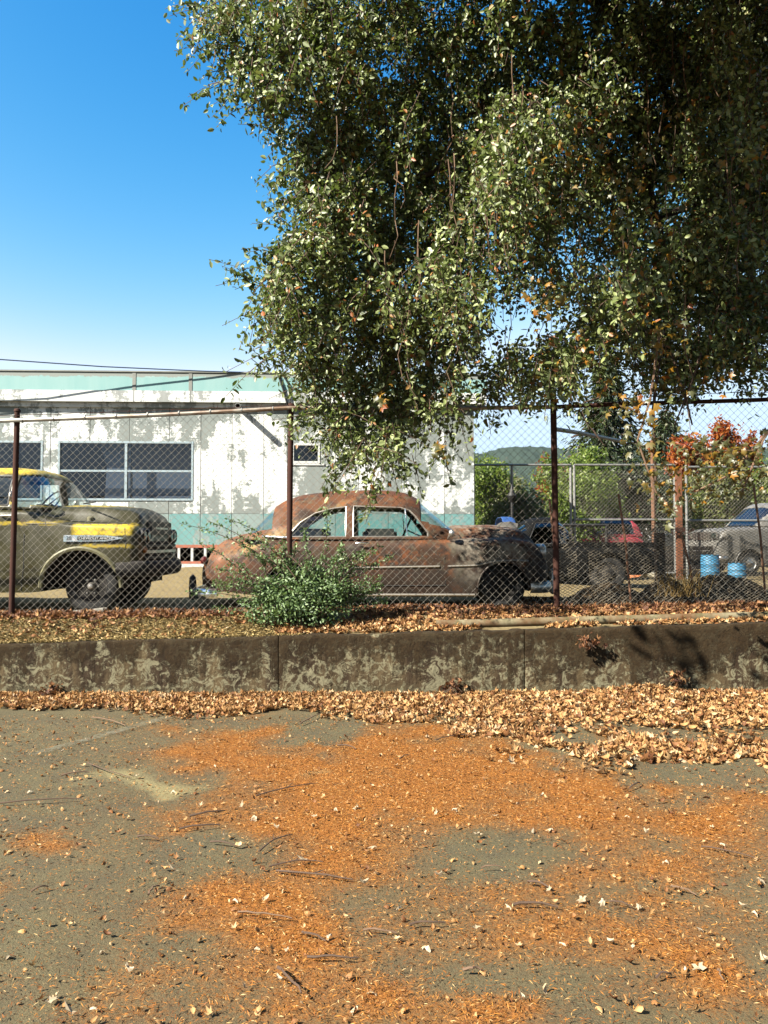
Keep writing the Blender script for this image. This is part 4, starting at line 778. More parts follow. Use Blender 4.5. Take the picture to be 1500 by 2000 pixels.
# ------------------------------------------------------------------ back yard
def barrel(x, y, h, r, label):
    e = empty('barrel', (x, y, .67), label, 'barrel', 'blue barrels in the back yard'); G().lathe([(r*.93, 0), (r, .03), (r, h*.3), (r*1.04, h*.33), (r, h*.36), (r, h*.62), (r*1.04, h*.65), (r, h*.68), (r, h-.04), (r*.93, h)], 24).build('drum', MT['barrel'], e, sm=True)
    G().lathe([(r*.95, h), (r*.97, h+.02), (r*.85, h+.02), (r*.84, h+.005)], 24).build('rim', MT['barrel'], e, sm=True); G().lathe([(.04, h+.0), (.04, h+.03)], 10, 'z', (r*.5, 0, 0)).build('bung', MT['black'], e)
barrel(7.75, 18.9, .56, .21, 'taller blue plastic barrel just right of the rusty gate post'); barrel(8.3, 18.7, .37, .2, 'shorter cut down blue barrel at the right, near the grey vehicle')
far = empty('far_fence', (0, 0, 0), 'galvanised chain link fence and gate across the back yard on the right', 'fence')
ff = lambda x: 19.4+0*np.asarray(x)
ztop = 3.44
for px in (925, 1000, 1115, 1122, 1318, 1341, 1560):
    p = at_depth(px, 1000, 19.4); G().tube([(p[0], 19.4, .6), (p[0], 19.4, ztop)], .034, 8).build('post', MT['galv'], far, sm=True)
for a, b, z in ((925, 1115, ztop), (1122, 1318, ztop), (1341, 1560, ztop-.05), (1122, 1318, 2.1), (1341, 1560, 2.08), (1122, 1318, .8)):
    p, q = at_depth(a, 1000, 19.36), at_depth(b, 1000, 19.36); G().tube([(p[0], 19.36, z), (q[0], 19.36, z)], .026, 8).build('rail', MT['galv'], far, sm=True)
for a, b in ((925, 1115), (1122, 1318), (1341, 1560)):
    p, q = at_depth(a, 1000, 19.4)[0], at_depth(b, 1000, 19.4)[0]; V, Fc = chainlink(p, q, lambda x: .7+0*np.asarray(x), lambda x: ztop+0*np.asarray(x), ff, .045, .0032); mesh_obj('wire_mesh', V, Fc, MT['wire'], far, kind='stuff')
# rusty square gate post, latch
p = at_depth(1326, 1000, 19.0); orange = simple('orange_rusty_paint', (.22, .08, .035), .8, var=.4, scale=5)
e = empty('gate_post', (p[0], 19.0, .6), 'orange rusty gate post with chain and latch, right of the white pickup', 'post'); G().box(-.07, .07, -.06, .06, 0, 2.7).build('column', orange, e, bevel=.01)
ch = G()
for k in range(14): ch.lathe([(.03, -.008), (.03, .008)], 8, 'x' if k % 2 else 'z', (-.35+k*.05, -.1, 1.25-.12*math.sin(k/13*math.pi)))
ch.build('chain', MT['rust'], e); G().box(-.12, .12, -.09, -.065, 1.2, 1.3).build('latch', MT['rust'], e)
p = at_depth(1277, 1000, 20.5); G().tube([(p[0], 20.5, .6), (p[0]-.02, 20.5, 3.2), (p[0]-.03, 20.5, 4.2)], [.06, .05, .04], 8).build('thin_pole', MT['rust_light'], None, sm=True, label='thin reddish pole rising above the far fence near the white pickup', cat='pole')
p = at_depth(1290, 1140, 12.6); G().box(p[0]-.07, p[0]+.07, 12.55, 12.68, .5, 1.72).build('wooden_post', MT['bark'], None, bevel=.008, label='short brown wooden post behind the mesh screen, before the trailer', cat='post')
# black garden lantern post behind the sedan
p = at_depth(1000, 1000, 16.6); e = empty('lantern_post', (p[0], 16.6, .67), 'slim black post with a small finial, in front of the green shrubs', 'post'); G().tube([(0, 0, 0), (0, 0, 1.75)], .03, 8).build('pole', MT['black'], e, sm=True)
G().lathe([(.02, 1.7), (.05, 1.75), (.09, 1.82), (.1, 1.86), (.05, 1.95), (.03, 2.02), (.01, 2.1)], 14).build('finial', MT['black'], e, sm=True)
# soil mounds behind the screen
def mound(cx, cy, rx, ry, h, seed, label):
    t = np.linspace(-1.15, 1.15, 60); XX, YY = np.meshgrid(t, t); d = np.sqrt(XX**2+YY**2); ZZ = h*np.maximum(0, 1-smooth(0, 1.1, d))+(fbm(XX*3+seed, YY*3, 5, seed)-.5)*h*.5*(1-smooth(.7, 1.1, d))-.03
    X_, Y_ = cx+XX*rx, cy+YY*ry; Z_ = yard_z(X_, Y_)+ZZ; id_ = np.arange(XX.size).reshape(XX.shape)
    mesh_obj('soil_mound', np.stack([X_, Y_, Z_], -1).reshape(-1, 3), np.stack([id_[:-1, :-1], id_[:-1, 1:], id_[1:, 1:], id_[1:, :-1]], -1).reshape(-1, 4), MT['mound'], smooth_=True, label=label, cat='soil mound')
mound(2.75, 9.85, .95, .5, .42, 3, 'low dark soil mound beside the tall rusty fence post'); mound(4.35, 10.2, 1.0, .7, .55, 8, 'taller dark soil mound behind the mesh screen at the right edge'); mound(3.45, 9.75, .6, .42, .46, 12, 'small dark soil heap between two leaning stakes')
# debris lying under the trailer edge
for k, (px, c) in enumerate(((1212, (.4, .35, .25)), (1234, (.5, .16, .05)), (1254, (.5, .45, .33)))):
    p = at_depth(px, 1098, 18.6); g = G(); V = [(RG.normal()*.1, RG.normal()*.08, abs(RG.normal())*.12) for _ in range(14)]; b = bmesh.new()
    for v in V: b.verts.new(v)
    r_ = bmesh.ops.convex_hull(b, input=b.verts); me = bpy.data.meshes.new('rubble'); b.to_mesh(me); b.free(); me.materials.append(simple('rubble_%d' % k, c)); o = bpy.data.objects.new('rubble', me); o.location = (p[0], 18.6, .7); o.scale = (1.6, 1.4, 1.3)
    link(o, None, ['pale rubble lump on the lit ground before the trailer', 'orange rubble lump between two pale lumps before the trailer', 'cream rubble lump nearest the wooden post'][k], 'rubble', 'rubble lumps before the trailer')
# ------------------------------------------------------------------ hills
def hill(name, D, base, segs, col):
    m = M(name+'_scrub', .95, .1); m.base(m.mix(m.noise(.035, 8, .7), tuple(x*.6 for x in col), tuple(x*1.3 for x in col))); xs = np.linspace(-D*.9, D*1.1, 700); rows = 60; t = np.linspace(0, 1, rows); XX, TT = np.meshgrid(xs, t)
    H = np.interp(XX, [a*D for a, _ in segs], [b*D for _, b in segs])*(.88+.17*fbm(XX/D*22, XX*0, 4, 7)); ZZ = H*np.sin(np.minimum(1, TT*1.3)*math.pi/2)*(1-.6*smooth(.8, 1, TT))+(fbm(XX/7, TT*90, 4, 9)-.5)*D*.009*(TT > .05)-2*(TT == 0); YY = D*.7+TT*D*.6
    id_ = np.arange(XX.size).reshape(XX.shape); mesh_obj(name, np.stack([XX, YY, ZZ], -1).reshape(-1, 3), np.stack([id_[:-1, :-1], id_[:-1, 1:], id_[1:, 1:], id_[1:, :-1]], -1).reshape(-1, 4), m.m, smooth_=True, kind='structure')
hill('wooded_hill', 1100, 0, [(-1, .1), (0, .118), (.1, .132), (.2, .135), (.25, .135), (.4, .135), (.6, .132), (1.1, .13)], (.055, .08, .065))  # grey-green base colour stands in for distance haze
# ------------------------------------------------------------------ foliage
LG = [(0, (.02, .04, .012)), (.45, (.045, .075, .022)), (.8, (.075, .105, .035)), (1, (.12, .14, .05))]
MT['leaf_oak'] = leaf_mat('oak_leaf', [(0, (.04, .055, .013)), (.5, (.15, .19, .05)), (.93, (.36, .41, .15)), (.955, (.3, .15, .03)), (1, (.36, .1, .02))], .5, .4, .12)
MT['leaf_maple'] = leaf_mat('autumn_lobed_leaf', [(0, (.07, .09, .03)), (.45, (.14, .14, .05)), (.7, (.35, .2, .03)), (.88, (.45, .2, .02)), (1, (.3, .07, .015))], .45, .5, .35, (.5, .3, .03))
MT['leaf_dark'] = leaf_mat('dark_needle_leaf', [(0, (.012, .022, .009)), (.6, (.03, .05, .016)), (1, (.07, .1, .03))], .5, .4, .1)
MT['leaf_shrub'] = leaf_mat('shrub_leaf', [(0, (.06, .11, .035)), (.5, (.14, .22, .08)), (1, (.26, .36, .16))], .5, .3, .15)
MT['leaf_light'] = leaf_mat('light_green_leaf', [(0, (.07, .12, .012)), (.5, (.15, .22, .025)), (1, (.26, .32, .05))], .5, .4, .35)
MT['leaf_mid'] = leaf_mat('mid_green_leaf', [(0, (.07, .09, .02)), (.5, (.15, .17, .045)), (1, (.26, .26, .1))], .5, .4, .3)
MT['leaf_red'] = leaf_mat('red_autumn_leaf', [(0, (.2, .03, .012)), (.5, (.38, .09, .015)), (1, (.5, .2, .03))], .5, .3, .35, (.5, .1, .02))
MT['leaf_dry'] = leaf_mat('dry_fallen_leaf', [(0, (.14, .05, .016)), (.25, (.32, .14, .045)), (.6, (.52, .28, .1)), (.9, (.66, .42, .19)), (1, (.78, .58, .36))], .7, .25, .12, (.6, .3, .1))
MT['leaf_drydark'] = leaf_mat('brown_fallen_leaf', [(0, (.07, .025, .012)), (.4, (.17, .065, .025)), (.75, (.32, .15, .06)), (1, (.52, .3, .13))], .7, .25, .1, (.5, .2, .06))
MT['leaf_pale'] = leaf_mat('pale_dry_leaf', [(0, (.42, .31, .18)), (1, (.7, .58, .4))], .7, .25, .1, (.6, .4, .2))
MT['straw'] = leaf_mat('straw_chips', [(0, (.2, .13, .04)), (.5, (.42, .29, .1)), (1, (.62, .48, .22))], .8, .2, 0)
MT['needles'] = leaf_mat('orange_needles', [(0, (.15, .042, .007)), (.5, (.44, .155, .022)), (.85, (.62, .27, .045)), (1, (.75, .55, .26))], .7, .25, 0)
SV = -np.array([sd.x, sd.y, sd.z])      # towards the sun: leaves turn to the light
def sprays(pts, length, leaves_per, lsize, spread, down=.95, out=None, seed=1):
    """hanging twigs with leaves: returns leaf arrays and twig segments"""
    n = len(pts); L = length*(.6+.8*RG.random(n)); d = RG.normal(size=(n, 3))*.45; d[:, 2] -= down
    if out is not None: d = d+out
    d /= np.linalg.norm(d, axis=1, keepdims=True); d2 = d+np.array([0, 0, -.35])+RG.normal(size=(n, 3))*.15; d2 /= np.linalg.norm(d2, axis=1, keepdims=True)
    A_ = pts; B_ = A_+d*L[:, None]*.5; C_ = B_+d2*L[:, None]*.5
    k = leaves_per; t = RG.random((n, k)); t = np.where(t < .12, t+.2, t)
    P = np.where(t[..., None] < .5, A_[:, None]+(B_-A_)[:, None]*(t[..., None]*2), B_[:, None]+(C_-B_)[:, None]*(t[..., None]*2-1))+RG.normal(size=(n, k, 3))*spread
    P = P.reshape(-1, 3); nn = len(P); ld = rdir(nn); ld[:, 2] -= .35; nr = rdir(nn)+SV*.75
    return P, ld, nr, lsize*(.45+1.1*RG.random(nn)), (A_, B_, C_)
poly = [(375, -20), (405, 25), (440, 90), (465, 150), (500, 185), (540, 235), (560, 300), (585, 370), (600, 425), (560, 470), (525, 510), (525, 560), (510, 590), (530, 640), (560, 690), (595, 720), (600, 760), (610, 800), (630, 850), (660, 880), (700, 900), (735, 925), (760, 895), (790, 850), (830, 835), (870, 845), (905, 825), (920, 785), (960, 790), (1000, 775), (1060, 765), (1110, 780), (1145, 735), (1180, 670), (1230, 680), (1260, 760), (1300, 780), (1330, 750), (1380, 760), (1450, 790), (1500, 780), (1760, 820), (1760, -520), (620, -520), (480, -300), (395, -120)]
def canopy_pts(n):
    out = []
    while len(out) < n:
        px = RG.uniform(330, 1760, 4000); py = RG.uniform(-520, 930, 4000); ok = in_poly(px, py+25+22*smooth(650, 800, py), poly)
        dens = fbm(px/95, py/120, 4, 51); dens2 = fbm(px/260, py/320, 2, 57)
        thr = .27+.1*smooth(600, 790, py)*smooth(640, 900, px)+.05*(dens2-.5)
        hole = np.exp(-(((px-740)/60)**2+((py-300)/45)**2))+np.exp(-(((px-905)/55)**2+((py-730)/70)**2))+.7*np.exp(-(((px-1010)/45)**2+((py-690)/90)**2))+.8*np.exp(-(((px-1175)/45)**2+((py-740)/60)**2))+.5*np.exp(-(((px-985)/40)**2+((py-460)/60)**2))
        ok &= (dens-hole*(.06+.12*smooth(500, 650, py)) > thr+.06*RG.random(4000)); ok &= ~((px > 1500) | (py < 0)) | (RG.random(4000) < .55)
        edge = smooth(0, 260, px-np.interp(py, [-520, -300, 0, 150, 300, 430, 500, 600, 720, 830, 930], [620, 460, 370, 450, 560, 590, 525, 510, 595, 620, 730]))
        D = 8.3+RG.normal(size=4000)*.28+edge*RG.uniform(-.35, 1.9, 4000)+(fbm(px/110, py/110, 3, 91)-.5)*2.8; D = np.maximum(D, 6.9)
        for a, b, d in zip(px[ok], py[ok], D[ok]): out.append(at_depth(a, b, d))
    return np.array(out[:n])
tree = empty('overhanging_tree', (6.6, 11.2, .67), 'large green leafy tree hanging over the fence from the upper right', 'tree')
TO = np.array([6.6, 11.2, .67])
pts = canopy_pts(7600); P, ld, nr, sz, tw = sprays(pts, .48, 40, .056, .052)
c1 = scatter('crown', P-TO, ld, nr, sz, T_LEAF, MT['leaf_oak'], tree, kind='stuff')
# unseen foliage added above the frame; shades the tree's right half and the wall
ov = []
while len(ov) < 3600:
    q = np.array([RG.uniform(-1.6, 5.5), RG.uniform(4.2, 8.3), RG.uniform(6.5, 12.5)])
    if (q[2]-EYE)/q[1] < .74+.03*RG.random() or q[2] > 12.2-.25*abs(q[0]-3) or q[0] < -.2+.35*(q[2]-7) or vnoise(q[0]*1.1, q[2]*1.1+q[1], 77) < .3: continue
    ov.append(q)
bo = [np.array([-1.75, 4.75, 5.25])+RG.normal(size=3)*np.array([.35, .2, .22]) for _ in range(44)]; bo = [q for q in bo if (q[2]-EYE-.5)/q[1] > .72]
Po, lo_, no_, so_, two = sprays(np.array(ov+bo), .45, 16, .15, .13); ok_ = (Po[:, 2]-EYE)/Po[:, 1] > .77; scatter('upper_crown', Po[ok_]-TO, lo_[ok_], no_[ok_], so_[ok_], T_LEAF, MT['leaf_oak'], tree, kind='stuff')
# outward sprigs along the left edge
ed = [(375, 5, -1, .1), (395, 30, -1, -.5), (410, 60, -1, -.6), (415, 110, -1, -.2), (430, 140, -1, -.4), (470, 185, -1, -.4), (545, 255, -1, -.2), (560, 320, -1, -.3), (555, 385, -1, .3), (560, 450, -1, .5), (530, 500, -1, .3), (480, 535, -1, .55), (505, 540, -1, .2), (500, 600, -1, -.5), (525, 650, -1, -.2), (525, 680, -1, -.5), (540, 700, -1, -.3), (600, 735, -1, .1), (600, 790, -1, -.3), (650, 880, -.5, -1), (735, 920, -.1, -1), (860, 850, .1, -1), (760, 890, .3, -1)]
ep = np.array([at_depth(a+22, b+8, 8.2+.25*RG.normal()) for a, b, _, _ in ed]); eo = np.array([(c, 0, d) for _, _, c, d in ed])*1.6
P2, l2, n2, s2, tw2 = sprays(np.repeat(ep, 3, 0)+RG.normal(size=(len(ep)*3, 3))*.06, .42, 22, .06, .022, .0, np.repeat(eo, 3, 0)); scatter('edge_sprigs', P2-TO, l2, n2, s2, T_LEAF, MT['leaf_oak'], tree, rnd=RG.random(len(P2))*.9, kind='stuff')
Aa = np.vstack([tw[0], tw[1], tw2[0], tw2[1]]); Bb = np.vstack([tw[1], tw[2], tw2[1], tw2[2]]); V, Fc = seg_prisms(Aa-TO, Bb-TO, np.concatenate([np.full(len(tw[0]), .0055), np.full(len(tw[0]), .0035), np.full(len(tw2[0]), .005), np.full(len(tw2[0]), .003)]), 3); mesh_obj('twigs', V, Fc, MT['twig_dark'], tree, kind='stuff')
# long bare hanging stems
hs_ = G()
for k in range(70):
    px = RG.uniform(560, 1480); py = RG.uniform(60, 640); D = RG.uniform(7.5, 8.6); p = at_depth(px, py, D)-TO; L = RG.uniform(.5, 1.5); q = [p+np.array([.03*math.sin(i*.7+k)*i*.3+.012*i*RG.normal(), .03*RG.normal(), -L*i/5]) for i in range(6)]; hs_.tube(q, [.006, .0055, .005, .0045, .004, .003], 4)
hs_.build('hanging_stems', MT['twig'], tree, kind='stuff')
# autumn lobed leaves: clusters at the right and low
mp = []; spots = [(1075, 300, 45, 30), (1100, 330, 60, 40), (1180, 330, 30, 25), (1240, 340, 40, 40), (1060, 570, 60, 25), (1250, 560, 40, 30), (1075, 590, 40, 20), (1480, 290, 30, 25), (1290, 640, 40, 30), (1240, 790, 40, 25), (1270, 810, 40, 40), (860, 880, 10, 12), (745, 780, 15, 15), (1130, 250, 60, 60), (1330, 660, 50, 40), (1210, 420, 60, 60), (1300, 680, 40, 50), (1260, 850, 40, 60), (1265, 930, 30, 50), (1290, 960, 40, 40)]
for (a, b, rx, ry) in spots:
    for k in range(16): mp.append(at_depth(a+RG.normal()*rx*.6, b+RG.normal()*ry*.6, 7.5+RG.normal()*.25))
for k in range(420):
    a, b = RG.uniform(1040, 1560), RG.uniform(180, 780); mp.append(at_depth(a, b, RG.uniform(7.3, 8.4)))
mp = np.array(mp); n = len(mp); scatter('autumn_leaves', mp-TO, rdir(n)+np.array([0, 0, -.4]), rdir(n)+np.array([-.4, -.6, .4]), .085*(.6+.8*RG.random(n)), lobed(-.5, 3), MT['leaf_maple'], tree, kind='stuff')
# trunk and limbs
def limb(pts, radii, name='limb', mat='bark'):
    P = [np.array(p)-TO for p in pts]; Q = []; Rr = []
    for i in range(len(P)-1):
        for t in np.linspace(0, 1, 6, endpoint=False): Q.append(P[i]+(P[i+1]-P[i])*t+RG.normal(size=3)*radii[i]*.18); Rr.append(radii[i]+(radii[i+1]-radii[i])*t)
    Q.append(P[-1]); Rr.append(radii[-1]); G().tube(Q, Rr, 10).build(name, MT[mat], tree, sm=True)
limb([(6.6, 11.2, .5), (6.5, 11.1, 3), (6.2, 10.9, 6), (5.6, 10.6, 9), (4.8, 10.2, 11.5)], [.34, .27, .23, .17, .08], 'trunk')
for pp, rr in (([(6.3, 10.9, 5), (4.6, 10.2, 7.2), (2.5, 9.4, 8.2), (.2, 8.7, 8.0), (-1.3, 8.5, 7.2)], [.16, .13, .09, .06, .02]), ([(6.4, 11, 4), (5.0, 10.2, 6), (3.3, 9.4, 6.6), (1.2, 9.0, 6.2), (.2, 8.9, 5.6)], [.14, .11, .08, .05, .02]), ([(6.2, 10.9, 6), (4.6, 10, 8.6), (2.2, 9.0, 9.6), (-.5, 8.4, 9.2), (-1.8, 8.3, 8.2)], [.15, .12, .09, .06, .03]),
               ([at_depth(1210, 120, 9.2), at_depth(1262, 330, 9), at_depth(1290, 470, 8.9), at_depth(1312, 610, 8.8)], [.05, .045, .04, .015]), ([at_depth(1290, 150, 9.3), at_depth(1325, 270, 9.2), at_depth(1345, 370, 9.1)], [.04, .035, .02]), ([at_depth(1345, 370, 9.1), at_depth(1400, 500, 9.2), at_depth(1440, 700, 9.2)], [.03, .03, .015]),
               ([at_depth(1200, 260, 9.4), at_depth(1130, 170, 9.3), at_depth(950, 200, 9.2), at_depth(880, 250, 9.1)], [.04, .06, .05, .03]), ([at_depth(1300, 640, 8.2), at_depth(1285, 720, 8.1), at_depth(1275, 800, 8.1), at_depth(1282, 980, 8.1)], [.02, .018, .016, .01]), ([at_depth(1310, 690, 8.1), at_depth(1340, 780, 8.1), at_depth(1352, 830, 8.1)], [.014, .012, .008]), ([at_depth(1370, 690, 8.1), at_depth(1345, 760, 8.1), at_depth(1318, 830, 8.1)], [.014, .012, .006]),
               ([at_depth(1130, 800, 8.0), at_depth(1165, 850, 8), at_depth(1180, 870, 8)], [.01, .008, .005])): limb(pp, rr)
# low drooping branch with large pale lobed leaves at the right, in front of the fence
low_ = empty('drooping_branch', (4.0, 7.6, .0), 'drooping branch with big pale green lobed leaves at the lower right', 'branch'); LO = np.array([4.0, 7.6, 0.])
mp = []
for (a, b, rx, ry, k) in ((1400, 880, 60, 22, 60), (1440, 900, 50, 30, 70), (1360, 870, 40, 20, 30), (1380, 930, 40, 22, 40), (1450, 940, 45, 25, 40), (1300, 930, 40, 40, 26), (1250, 880, 45, 45, 20), (1230, 800, 35, 30, 20), (1340, 960, 30, 30, 20), (1310, 990, 16, 22, 16), (1420, 960, 40, 20, 20), (1480, 870, 30, 20, 20)):
    for q in range(k): mp.append(at_depth(a+RG.normal()*rx*.6, b+RG.normal()*ry*.6, 7.6+RG.normal()*.2))
mp = np.array(mp); n = len(mp); rn = RG.random(n)*.62; rn[RG.random(n) < .07] = .85; scatter('leaves', mp-LO, rdir(n)+np.array([0, 0, -.5]), rdir(n)+np.array([-.5, -.6, .5]), .082*(.6+.8*RG.random(n)), lobed(-.45, 5), MT['leaf_maple'], low_, rnd=rn, kind='stuff')
g = G()
for pp in ([(1580, 700), (1530, 800), (1470, 880), (1380, 880), (1330, 900)], [(1470, 880), (1420, 930), (1360, 960)], [(1290, 640), (1270, 780), (1245, 860), (1280, 960), (1330, 1010)], [(1270, 780), (1235, 800), (1200, 790)], [(1530, 800), (1490, 860), (1450, 960)]): g.tube([at_depth(a, b, 7.6)-LO for a, b in pp], [.014-.0022*i for i in range(len(pp))], 5)
g.build('stem', MT['twig'], low_, sm=True)
# generic leafy plants
def plant(name, label, cat, cen, ell, n, size, mat, stems=8, group=None, T=T_LEAF, clump=.16, z0=None, stemmat='bark', th=.02):
    """ell: list of (dx,dy,z,rx,ry,rz)"""
    cx, cy = cen; zg = .66 if z0 is None else z0; e = empty(name, (cx, cy, zg), label, cat, group); vol = np.array([a[3]*a[4]*a[5] for a in ell])**.67; cnt = (vol/vol.sum()*n/24).astype(int)+1; C = []
    for a, k in zip(ell, cnt):
        u = rdir(k)*(RG.random((k, 1))**.45); C.append(np.array(a[:3])+u*np.array(a[3:]))
    C = np.vstack(C); P = (C[:, None]+RG.normal(size=(len(C), 24, 3))*clump).reshape(-1, 3); P = P[P[:, 2] > .02]; m_ = len(P); nr = rdir(m_)+SV*.7
    scatter('crown', P, rdir(m_)+np.array([0, 0, -.2]), nr, size*(.6+.8*RG.random(m_)), T, mat, e, kind='stuff'); g = G()
    for k in range(stems):
        c = C[RG.integers(len(C))]; b = np.array([RG.normal()*.08, RG.normal()*.08, -.1]); mid = (b+c)/2+np.array([RG.normal()*.08, RG.normal()*.08, .1]); g.tube([b, mid, c], [th, th*.7, th*.3], 5)
    g.build('trunk' if cat == 'tree' else 'stem', MT[stemmat], e, sm=True); return e
# glossy shrub in front of the fence
SH = at_depth(588, 1222, 8.5); sz0 = float(yard_z(SH[0], 8.5))
shrub = plant('shrub', 'dense small leaved green shrub growing in front of the rusty sedan', 'shrub', (SH[0], 8.5), [(0, 0, .3, .45, .28, .25), (.1, 0, .42, .4, .26, .2), (-.25, 0, .26, .35, .22, .2), (.3, 0, .34, .3, .2, .16), (-.05, -.05, .16, .5, .25, .14)], 8500, .036, MT['leaf_shrub'], 26, clump=.055, z0=sz0, stemmat='twig_dark', th=.009)
arc = [((600, 1150), (480, 1060), (350, 1022)), ((600, 1140), (500, 1060), (405, 1017)), ((610, 1130), (530, 1050), (440, 1012)), ((620, 1120), (640, 1060), (637, 990)), ((600, 1130), (598, 1080), (594, 1030)), ((590, 1160), (470, 1120), (420, 1110)), ((640, 1160), (690, 1145), (748, 1125)), ((640, 1130), (660, 1090), (668, 1062)), ((560, 1180), (460, 1140), (412, 1140)), ((640, 1180), (680, 1100), (662, 1075)), ((560, 1140), (560, 1100), (552, 1060)), ((580, 1200), (500, 1195), (412, 1188)), ((650, 1150), (700, 1160), (745, 1140)), ((600, 1180), (500, 1130), (425, 1150)), ((610, 1180), (690, 1110), (735, 1105)), ((600, 1170), (540, 1090), (470, 1085)), ((620, 1170), (690, 1080), (715, 1090)), ((620, 1190), (700, 1190), (760, 1170))]
AP = []; g = G()
for k in range(46):
    th = RG.choice((-1, 1))*(1.5-1.3*RG.random()**1.3); Lq = RG.uniform(95, 205)*(1 if abs(th) > .7 else .75); a0 = (588+RG.normal()*32, 1198+RG.normal()*10); c0 = (a0[0]+Lq*math.sin(th)*.95, a0[1]-Lq*math.cos(th)-8); arc.append((a0, ((a0[0]+c0[0])/2-10*math.sin(th), (a0[1]+c0[1])/2-18), c0))
for a, b, c in arc:
    A_, B_, C_ = (at_depth(*q, 8.45+RG.normal()*.06) for q in (a, b, c)); q = [(1-t)**2*A_+2*t*(1-t)*(B_*1.0+(B_-(A_+C_)/2)*.5)+t*t*C_ for t in np.linspace(0, 1, 14)]; g.tube([x-np.array([SH[0], 8.5, sz0]) for x in q], [.007*(1-i/15)+.0015 for i in range(14)], 4)
    for i in range(120): t = RG.random()**.7; k = t*13; j = min(12, int(k)); AP.append(q[j]+(q[j+1]-q[j])*(k-j)+RG.normal(size=3)*(.03*(1-.55*t)))
g.build('long_shoots', MT['twig_dark'], shrub, sm=True); AP = np.array(AP); scatter('shoot_leaves', AP-np.array([SH[0], 8.5, sz0]), rdir(len(AP)), rdir(len(AP))+SV*.7, .032*(.6+.8*RG.random(len(AP))), T_LEAF, MT['leaf_shrub'], shrub, kind='stuff')
# back yard shrubs and trees
def by_px(px, top, D, w, mat, label, name='background_shrub', cat='shrub', n=9000, size=.1, low=.3, group='greenery behind the back yard', rz=None):
    c = at_depth(px, top, D); H = c[2]-.66; hw = w*D/F/2
    el = [(0, 0, H*.55, hw*.8, hw*.7, H*.42)]+[(RG.uniform(-.7, .7)*hw, RG.uniform(-.5, .5)*hw, H*RG.uniform(low, .85), hw*.45, hw*.45, H*.17) for _ in range(6)]
    return plant(name, label, cat, (c[0], D), el, n, size, MT[mat], 14, group, clump=max(.12, hw*.12))
by_px(965, 905, 21.5, 95, 'leaf_light', 'olive green shrub beside the corner of the white building'); by_px(1010, 925, 21, 130, 'leaf_mid', 'loose olive shrub with pale stems behind the sedan hood', n=11000); by_px(1120, 880, 23.5, 140, 'leaf_light', 'bright yellow green shrub behind the far fence, left of the dark conifer', n=12000)
by_px(1165, 870, 24.5, 110, 'leaf_light', 'bright green shrub directly below the dark conifer', n=9000); by_px(940, 880, 27, 90, 'leaf_light', 'pale green shrub peeking past the building corner', n=6000)
by_px(1080, 875, 33, 60, 'leaf_red', 'small reddish brown tree on the skyline left of the conifer', 'autumn_tree', 'tree', 5000, .14, .4); by_px(1345, 830, 31, 80, 'leaf_red', 'orange red autumn tree left of the tallest red one', 'autumn_tree', 'tree', 6000, .14, .4); by_px(1405, 815, 32, 70, 'leaf_red', 'tallest orange red autumn tree behind the grey vehicle', 'autumn_tree', 'tree', 6000, .14, .4); by_px(1465, 838, 33, 60, 'leaf_red', 'red autumn tree near the right edge', 'autumn_tree', 'tree', 5000, .14, .4)
by_px(1380, 900, 27, 130, 'leaf_mid', 'green tree behind the grey vehicle', n=9000, size=.12); by_px(1480, 890, 28, 150, 'leaf_light', 'yellow green tree at the right edge behind the grey vehicle', n=9000, size=.12); by_px(1250, 890, 26, 150, 'leaf_dark', 'dark green thicket behind the white pickup', n=9000, size=.12); by_px(1560, 860, 27, 160, 'leaf_mid', 'green thicket past the right edge of the back yard', n=5000, size=.14)
# conifers
def conifer(name, label, cx, cy, H, rad, n, size, z_lo=.12, mat='leaf_dark', droop=.35):
    e = empty(name, (cx, cy, .6), label, 'tree'); G().tube([(0, 0, 0), (0, 0, H*.6), (0, 0, H)], [rad*.09, rad*.06, .02], 8).build('trunk', MT['bark'], e, sm=True); B = 150; A_, Bq, P, D_ = [], [], [], []
    for k in range(B):
        t = z_lo+(1-z_lo)*((k+.5)/B)**1.0; a = k*2.4+RG.normal()*.3; L = rad*(1-t)**.75*(.65+.6*RG.random())+.12; z = H*t; tip = np.array([L*math.cos(a), L*math.sin(a), z-L*droop]); root = np.array([0, 0, z]); A_.append(root); Bq.append(tip); m_ = int(n/B*(.4+1.2*(1-t)))
        s_ = RG.random(m_)**.6; q = root+(tip-root)*s_[:, None]+RG.normal(size=(m_, 3))*np.array([.14, .14, .1])*rad*.35; q[:, 2] -= RG.random(m_)*.25*rad*s_; P.append(q); D_.append(np.tile((tip-root)/np.linalg.norm(tip-root), (m_, 1))+RG.normal(size=(m_, 3))*.45-np.array([0, 0, .5]))
    P = np.vstack(P); D_ = np.vstack(D_); nr = rdir(len(P)); nr[:, 2] += .6; T = (T_LEAF[0]*np.array([1, .45, 1]), T_LEAF[1]); scatter('crown', P, D_, nr, size*(.6+.8*RG.random(len(P))), T, MT[mat], e, kind='stuff'); V, Fc = seg_prisms(np.array(A_), np.array(Bq), rad*.016, 4); mesh_obj('boughs', V, Fc, MT['bark'], e, kind='stuff'); return e
c = at_depth(1185, 685, 34); conifer('conifer_tree', 'tall dark pointed conifer behind the far fence, right of the building', c[0], 34, c[2]-.6, 2.6, 15000, .28)
c = at_depth(1300, 800, 33); conifer('conifer_tree', 'shorter dark conifer right of the tall pointed one', c[0], 33, c[2]-.6, 2.0, 8000, .28)
conifer('redwood_tree', 'tall shady dark redwood behind the overhanging tree at the right edge', 7.4, 13.6, 21, 4.2, 34000, .26, .34, 'leaf_dark', .45)
